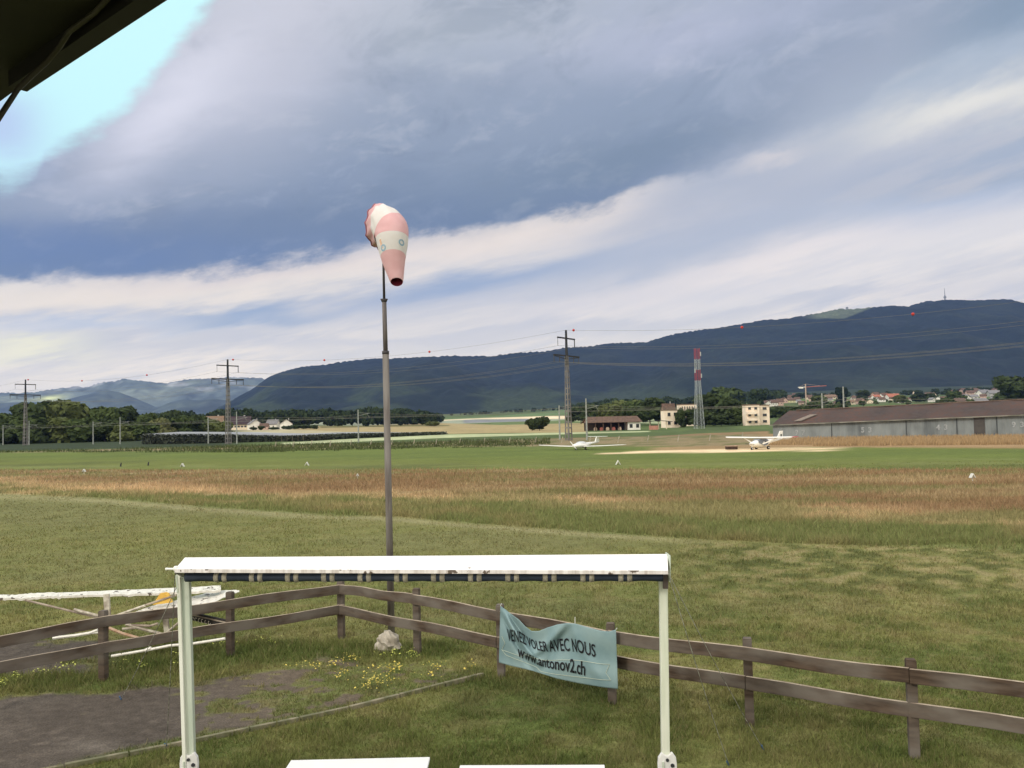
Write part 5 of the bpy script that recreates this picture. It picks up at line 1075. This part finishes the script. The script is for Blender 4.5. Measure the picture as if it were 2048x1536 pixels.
for pt, g1, lb in ((hR, gp(1527, 1500), 'thin guy rope from the right end of the frame to the outer peg'), (hR, gp(1458, 1532), 'thin guy rope from the right end of the frame to the inner peg'), (hL, gp(333, 1496), 'thin guy rope hanging near the left frame post'), (hL + Vector((.05, .1, 0)), gp(242, 1400), 'thin guy rope crossing the fence left of the frame')):
    t = thing('guy_rope', lb, 'rope', g1, 0, gy); m = MB(True); m.tube([pt + (g1 - pt) * k + Vector((0, 0, -.04 * math.sin(math.pi * k))) for k in np.linspace(0, 1, 9)], .0042, 5); m.build('cord', rope, t)
    MB(True).tube([g1 + (pt - g1) * .0, g1 + (pt - g1) * .045], [.007, .005], 6).build('tensioner', pegm, t); MB(True).tube([g1 + Vector((.02, 0, -.05)), g1 + Vector((-.02, 0, .05))], .008, 6).ball(g1 + Vector((-.02, 0, .05)), .013, 8).build('peg', pegm, t)
# tables
for (ua, va, ub, vb_, lb) in ((582, 1520, 860, 1513.5, 'white table top peeping in at the bottom, left one of two'), (920, 1530, 1209, 1529, 'white table top peeping in at the bottom, right one of two')):
    a, b_ = gp(ua, va, .75), gp(ub, vb_, .75); c_ = (a + b_) / 2; w = (b_ - a).length; rz = math.atan2(b_.y - a.y, b_.x - a.x)
    t = thing('folding_table', lb, 'table', (c_.x, c_.y, 0), rz, 'white tables under the frame')
    MB().box((0, -.36, .733), (w, .72, .034)).build('table_top', mat('table_white', (.88, .88, .87), .4, (.84, .84, .84), 3), t, bevel=.006)
    for x in (-w / 2 + .12, w / 2 - .12):
        for y in (-.08, -.64): MB().tube([(x, y, 0), (x, y, .715)], .016, 8).build('leg', gry, t)

# ------------------------------------------------------------------ derelict light aircraft at the left
od = 16.3
wk = thing('derelict_aircraft', 'tattered skeletal light aircraft lying behind the fence at the left', 'aircraft', gp(213, 1302))
rag = wpaint('ragged_white', (.72, .70, .64), (.58, .56, .49), .62); bare = mat('bare_tube', (.24, .19, .15), .8, (.40, .34, .27), 6); pale_t = mat('pale_tube', (.62, .58, .48), .7, (.35, .30, .24), 8)
r_ = np.random.default_rng(8)
def ragged(pu, Y1, Y2, thick=.04):     # list of (u, vtop, vbottom) plus depth range
    m = MB(True); top_, bot = [], []
    for i in range(len(pu) - 1):
        for k in range(6):
            t = k / 6; u, a, c_ = [pu[i][j] * (1 - t) + pu[i + 1][j] * t for j in range(3)]; Yy = Y1 + (Y2 - Y1) * (i + t) / (len(pu) - 1)
            top_.append(at(u, a + r_.normal() * .4, Yy + .03 * (c_ - a))); bot.append(at(u, c_ + abs(r_.normal()) * 1.3, Yy))
    n = len(top_); V = top_ + bot + [p - Vector((0, 0, thick)) for p in top_] + [p - Vector((0, 0, thick)) for p in bot]
    m.add(V, [(n + i, n + i + 1, i + 1, i) for i in range(n - 1)] + [(3 * n + i + 1, 3 * n + i, 2 * n + i, 2 * n + i + 1) for i in range(n - 1)] + [(i, i + 1, 2 * n + i + 1, 2 * n + i) for i in range(n - 1)] + [(n + i + 1, n + i, 3 * n + i, 3 * n + i + 1) for i in range(n - 1)]); return m
ragged([(-160, 1194, 1204), (0, 1189, 1195), (30, 1190, 1195), (55, 1187, 1194), (95, 1185, 1192), (130, 1184.5, 1191), (213, 1181, 1188), (300, 1177, 1186), (370, 1175, 1183), (436, 1171, 1179), (443, 1171, 1178)], 16.4, 16.6).build('upper_wing', rag, wk)
ragged([(256, 1229, 1236), (290, 1216, 1234), (330, 1204, 1230), (360, 1199, 1218), (395, 1190, 1212), (430, 1182, 1203), (462, 1179.5, 1187), (482, 1180, 1181.5)], 15.6, 16.6, .01).build('tail_surface', rag, wk)
MB(True).prism([at(305, 1210, od), at(320, 1187, od), at(330, 1185, od), (at(336, 1187, od)), at(344, 1205, od)], (0, .06, 0)).build('yellow_fin', mat('fin_yellow', (.80, .52, .10), .7, (.66, .40, .08), 5), wk)
def rod(name, pts, w, m_, Y_=od, h=None): q = [at(u, v, Y_ + (y if False else 0)) for u, v in pts]; MB(True).tube(q, w, 6).build(name, m_, wk)
MB(True).bar(at(213, 1188, od), at(216, 1242, od), .10, .05, (0, 1, 0)).build('centre_strut', pale_t, wk)
rod('wing_brace', [(50, 1200), (120, 1217), (200, 1236)], .020, bare); rod('wing_brace', [(148, 1219), (198, 1232)], .026, pale_t, od - .05); rod('wing_brace', [(225, 1234), (280, 1214), (352, 1190)], .022, bare); rod('wing_brace', [(222, 1235), (290, 1211)], .026, pale_t, od - .05)
MB(True).bar(at(330, 1230, od - .3), at(335, 1270, od - .3), .09, .05, (0, 1, 0)).build('rear_strut', pale_t, wk)
rod('fuselage_tube', [(252, 1248), (285, 1258), (330, 1270)], .028, pale_t, 15.7); rod('fuselage_tube', [(252, 1250), (300, 1252), (316, 1247)], .024, bare, 15.7); rod('fuselage_tube', [(245, 1258), (275, 1255)], .024, pale_t, 15.7); rod('fuselage_tube', [(336, 1263), (360, 1243)], .022, pale_t, 15.7); rod('fuselage_tube', [(218, 1256), (245, 1267), (280, 1277)], .026, mat('rust_tube', (.35, .18, .10), .8, (.5, .35, .25), 6), 15.5)
rod('ground_spar', [(106, 1276), (150, 1271), (180, 1266), (196, 1260)], .028, rag, 15.6); rod('ground_spar', [(180, 1266), (198, 1265)], .022, rag, 15.6)
rod('long_ground_spar', [(223, 1312), (265, 1305), (300, 1299), (340, 1291), (380, 1288), (420, 1282), (450, 1277)], .022, rag, 14.4); rod('long_ground_spar', [(290, 1301), (302, 1296)], .03, rag, 14.4)
MB(True).bar(at(384, 1232, 16.8), at(456, 1248, 16.3), .05, .14).build('dark_plank', mat('plank_black', (.035, .03, .028), .8), wk)
MB(True).bar(at(384, 1228.5, 16.8), at(456, 1244.5, 16.3), .09, .02).build('plank_edge', bare, wk)
for i, u in enumerate((388, 394, 401, 407, 414, 421)): q = at(u, 1235.5 + (u - 384) * .23, 16.55 - i * .03); MB(True).tube([q + Vector((.02 * math.cos(a_), -.06, .035 * math.sin(a_))) for a_ in np.linspace(.4 * i, 4 + .4 * i, 7)], .006, 4).build('faded_letter', pale_t, wk)

# ------------------------------------------------------------------ roof edge above the camera, with cable
Z_ = 4.62
A_, B_ = gp(295, 0, Z_), gp(65, 155, Z_); C_ = gp(0, 203, Z_); dA = (A_ - B_).normalized(); dC = (C_ - B_).normalized()
A2 = A_ + dA * 1.4; C2 = B_ + dC * 3.0; inn = Vector((-.75, -.95, 0))
rfm = mat('soffit_dark', (.022, .020, .015), .7, (.012, .012, .010), 3)
re = thing('roof_overhang', 'dark roof edge close overhead in the top left corner', 'roof', B_)
MB(True).prism([A2, B_, C2, C2 + inn * 2.2, A2 + inn * 2.2], (0, 0, .10)).build('soffit', rfm, re)
e_ = Vector((0, 0, -.014))
MB(True).bar(A2 + inn * .02 + e_, B_ + inn * .02 + e_, .03, .028).build('edge_trim', mat('trim_black', (.012, .011, .012), .6), re)
cb = mat('cable_black', (.045, .04, .032), .5)
pts = [gp(240, -30, Z_ - .012), gp(190, 25, Z_ - .015), gp(140, 62, Z_ - .02), gp(118, 95, Z_ - .03), gp(92, 125, Z_ - .05), gp(62, 152, Z_ - .07), gp(36, 178, Z_ - .09), gp(12, 214, Z_ - .12), gp(-10, 248, Z_ - .15), gp(-60, 330, Z_ - .2)]
MB(True).tube(pts, .0042, 8).build('cable', cb, re, True)

# ------------------------------------------------------------------ kerb, grass, flowers
m = MB(); kp = [gp(u, v) for u, v in ((-400, 1640), (0, 1563), (130, 1537), (260, 1511), (378, 1487), (500, 1462), (600, 1441), (700, 1419), (800, 1394), (890, 1372), (968, 1352))]
for a, b_ in zip(kp, kp[1:]):
    L_ = (b_ - a).length; k = max(1, int(L_ / .5))
    for i in range(k):
        p_, q_ = a + (b_ - a) * (i / k), a + (b_ - a) * ((i + .97) / k); m.bar(p_ + Vector((0, 0, .012 + .01 * random.random())), q_ + Vector((0, 0, .012 + .01 * random.random())), .065, .07)
m.build('kerb', mat('kerb_stone', (.26, .23, .16), .95, (.14, .14, .08), 5), None)['kind'] = 'structure'
blade_m = bpy.data.materials.new('grass_blade'); blade_m.use_nodes = True; t = blade_m.node_tree; b = t.nodes['Principled BSDF']; b.inputs['Roughness'].default_value = .8; b.inputs['Specular IOR Level'].default_value = .15
a_ = t.nodes.new('ShaderNodeAttribute'); a_.attribute_name = 'Col'; t.links.new(a_.outputs['Color'], b.inputs['Base Color'])
tr = t.nodes.new('ShaderNodeBsdfTranslucent'); t.links.new(a_.outputs['Color'], tr.inputs[0]); ms = t.nodes.new('ShaderNodeMixShader'); ms.inputs[0].default_value = .25
t.links.new(b.outputs[0], ms.inputs[1]); t.links.new(tr.outputs[0], ms.inputs[2]); t.links.new(ms.outputs[0], t.nodes['Material Output'].inputs[0])
def blades(name, label, n, u0_, u1_, Ya, Yb, wk_, hs_, power=2.0, filt=None, gain=1.0, tint=None, z=0.0, hmul=1.0, lean=.5):
    r = np.random.default_rng(len(name) * 13 + n); 
    iv = r.random(n); Y = 1 / (1 / Yb + (1 / Ya - 1 / Yb) * iv) if power == 2.0 else Ya + (Yb - Ya) * iv; U = r.uniform(u0_, u1_, n); X = (U - 1024) / F * Y
    c, h, dn = cover(X, Y); keep = r.random(n) < dn
    if filt is not None: keep &= filt(X, Y, r)
    X, Y, c, h = X[keep], Y[keep], c[keep], h[keep]; n = len(X)
    h = h * hmul * (.55 + .9 * r.random(n)) if hs_ is None else r.uniform(hs_[0], hs_[1], n)
    th = r.uniform(0, 6.28, n); w = wk_ * (.6 + .8 * r.random(n)) * Y; dx, dy = np.cos(th) * w, np.sin(th) * w; lx, ly = r.normal(size=n) * h * lean, r.normal(size=n) * h * lean
    V = np.stack([np.stack([X - dx, Y - dy, np.full(n, z - .01)], 1), np.stack([X + dx, Y + dy, np.full(n, z - .01)], 1), np.stack([X + lx, Y + ly, z + h], 1)], 1).reshape(-1, 3)
    br = (.72 + .6 * r.random(n)) * gain; dry = (r.random(n) < .16)[:, None]
    c = np.where(dry, c * .35 + np.array((.22, .18, .09)) * .65, c) * br[:, None]
    if tint is not None: c = tint(c, X, Y, r)
    C3 = np.repeat(c, 3, 0); o = npmesh(name, V, np.arange(len(V)).reshape(-1, 3), C3, blade_m); tag(o, kind='stuff'); o['label'] = label
    return o
blades('lawn_grass', 'short mown grass around the fence and frame', 520000, -120, 2170, 7.2, 72, .00052, None, gain=1.15)
def tallf(X, Y, r):
    u, v = projn(X, Y, np.zeros_like(X)); pv = np.interp(u, [-400, 0, 200, 400, 600, 800, 1000, 1200, 1400, 1600, 2048, 2500], [985, 993, 1001, 1018, 1031, 1041, 1056, 1070, 1084, 1094, 1104, 1115]); return (v < pv - 6) & (v > 939)
blades('tall_meadow_grass', 'tall brown and tan meadow grass between the lawn and the airstrip', 360000, -150, 2200, 27, 108, .00042, None, filt=tallf, gain=1.22, hmul=1.0, lean=.4)
def bankf(X, Y, r):
    u, v = projn(X, Y, np.zeros_like(X)); return (fbm(X * .12, Y * .3, 3, 77) > .47) & (v < 905) & (u < 1100)
blades('bank_grass', 'rough tufts of grass on the bank below the railway', 30000, -200, 1150, 145, 203, .00045, (.15, .8), filt=bankf, gain=1.0, tint=lambda c, X, Y, r: np.array((.085, .105, .04)) * (.5 + r.random(len(X)))[:, None])
def hgf(X, Y, r):
    d = (X - HL.x) * bh_.x + (Y - HL.y) * bh_.y; u, v = projn(X, Y, np.zeros_like(X)); return (d < -.3) & (d > -34) & (u > 1535 + 90 * (v > 890)) & (v < 899 + 4 * vn(X * .2, Y * .2, 4))
def hgt(c, X, Y, r): return np.array((.44, .31, .17)) * (.7 + .5 * r.random(len(X)))[:, None] + 0 * c
blades('hangar_grass', 'long orange dried grass in front of the hangar', 90000, 1500, 2400, 88, 150, .00045, (.15, .8), filt=hgf, tint=hgt, lean=.2)
# rank tufts in the corner of the yard
def weeds(X, Y, r):
    u, v = projn(X, Y, np.zeros_like(X)); q = (v > 1285) & (v < 1360 - u * .06) & (u < 940) & (u > 40) | ((np.abs(v - 1365) < 20) & (u < 480)); return q & (fbm(X * 1.5, Y * 1.5, 3, 91) > .42)
blades('yard_weeds', 'rank green weeds along the foot of the fence corner', 40000, -60, 980, 12, 18, .00055, (.04, .15), filt=weeds, gain=1.2)
yel = mat('petal_yellow', (.68, .53, .12), .7, (.50, .44, .10), 20); stm = mat('stem_green', (.10, .15, .04), .8); lem = mat('petal_lemon', (.62, .66, .16), .7, (.50, .55, .12), 20)
def flowers(label, spots, m_, tot):
    r = np.random.default_rng(int(spots[0][0])); V = []; st = []
    for k in range(tot):
        u, v, su, sv_ = spots[r.integers(0, len(spots))]; P = gp(u + r.normal() * su, v + r.normal() * sv_); h = r.uniform(.05, .14); q = P + Vector((r.normal() * .02, r.normal() * .02, h)); s = r.uniform(.009, .021)
        a1 = Vector(r.normal(size=3)).normalized(); a1.z *= .4; a2 = Vector(r.normal(size=3)); a2.z *= .4; a2 = (a2 - a1 * a2.dot(a1)).normalized()
        V += [q - a1 * s, q - a2 * s, q + a1 * s, q + a2 * s]; st += [P + Vector((-.002, 0, 0)), P + Vector((.002, 0, 0)), q, q + Vector((0, .002, 0))]
    t = thing('flower_patch', label, 'flowers', gp(spots[0][0], spots[0][1]), 0, 'yellow flower patches in the yard'); lo_ = t.location
    npmesh('petals', np.array([tuple(p - lo_) for p in V]), np.arange(len(V)).reshape(-1, 4), None, m_, parent=t)['kind'] = 'stuff'
    npmesh('stems', np.array([tuple(p - lo_) for p in st]), np.arange(len(st)).reshape(-1, 4), None, stm, parent=t)['kind'] = 'stuff'
flowers('largest patch of golden yellow flowers on the broken asphalt', [(742, 1368, 14, 6), (760, 1350, 18, 6), (790, 1345, 10, 6), (735, 1380, 14, 5), (775, 1372, 14, 4)], yel, 210)
flowers('yellow flowers just left of the largest patch', [(685, 1330, 14, 5), (705, 1325, 8, 4), (682, 1358, 6, 5), (668, 1337, 6, 3)], yel, 110)
flowers('thin row of yellow flowers at the left of the broken asphalt', [(590, 1341, 8, 2), (615, 1340, 14, 2), (636, 1342, 5, 2)], yel, 50)
flowers('small yellow flowers before the boulder', [(790, 1312, 14, 4), (825, 1318, 8, 4)], lem, 60)
flowers('two yellow flower tufts near the left banner post', [(870, 1341, 10, 3), (940, 1341, 6, 4), (855, 1360, 10, 3)], yel, 70)
flowers('lemon yellow flowers at the far left by the fence', [(82, 1353, 10, 3), (130, 1344, 12, 4), (30, 1360, 8, 3), (3, 1374, 4, 3)], lem, 130)
flowers('lemon yellow flowers around the second left fence post', [(240, 1336, 12, 4), (350, 1330, 4, 6), (285, 1340, 6, 2)], lem, 70)
flowers('pale yellow flowers right of the left frame post', [(440, 1294, 14, 4), (520, 1286, 12, 3), (545, 1292, 8, 3)], lem, 50)

# ------------------------------------------------------------------ haze
hz = MB().box((0, 5200, 600), (22000, 10900, 1215)).build('haze', None); hz['kind'] = 'stuff'; hz['label'] = 'thin blue air between the field and the mountains'
hz.location = (0, 0, 0)
for v in hz.data.vertices: v.co.z = -9.0 if v.co.z < 300 else 1500.0
hm = bpy.data.materials.new('haze'); hm.use_nodes = True; t = hm.node_tree; t.nodes.remove(t.nodes['Principled BSDF']); pv_ = t.nodes.new('ShaderNodeVolumePrincipled')
pv_.inputs['Color'].default_value = (.24, .40, 1.0, 1); pv_.inputs['Density'].default_value = .000038; pv_.inputs['Anisotropy'].default_value = 0
t.links.new(pv_.outputs[0], t.nodes['Material Output'].inputs['Volume']); hz.data.materials.append(hm)
sc.cycles.max_bounces = 6; sc.cycles.diffuse_bounces = 3; sc.cycles.volume_bounces = 0
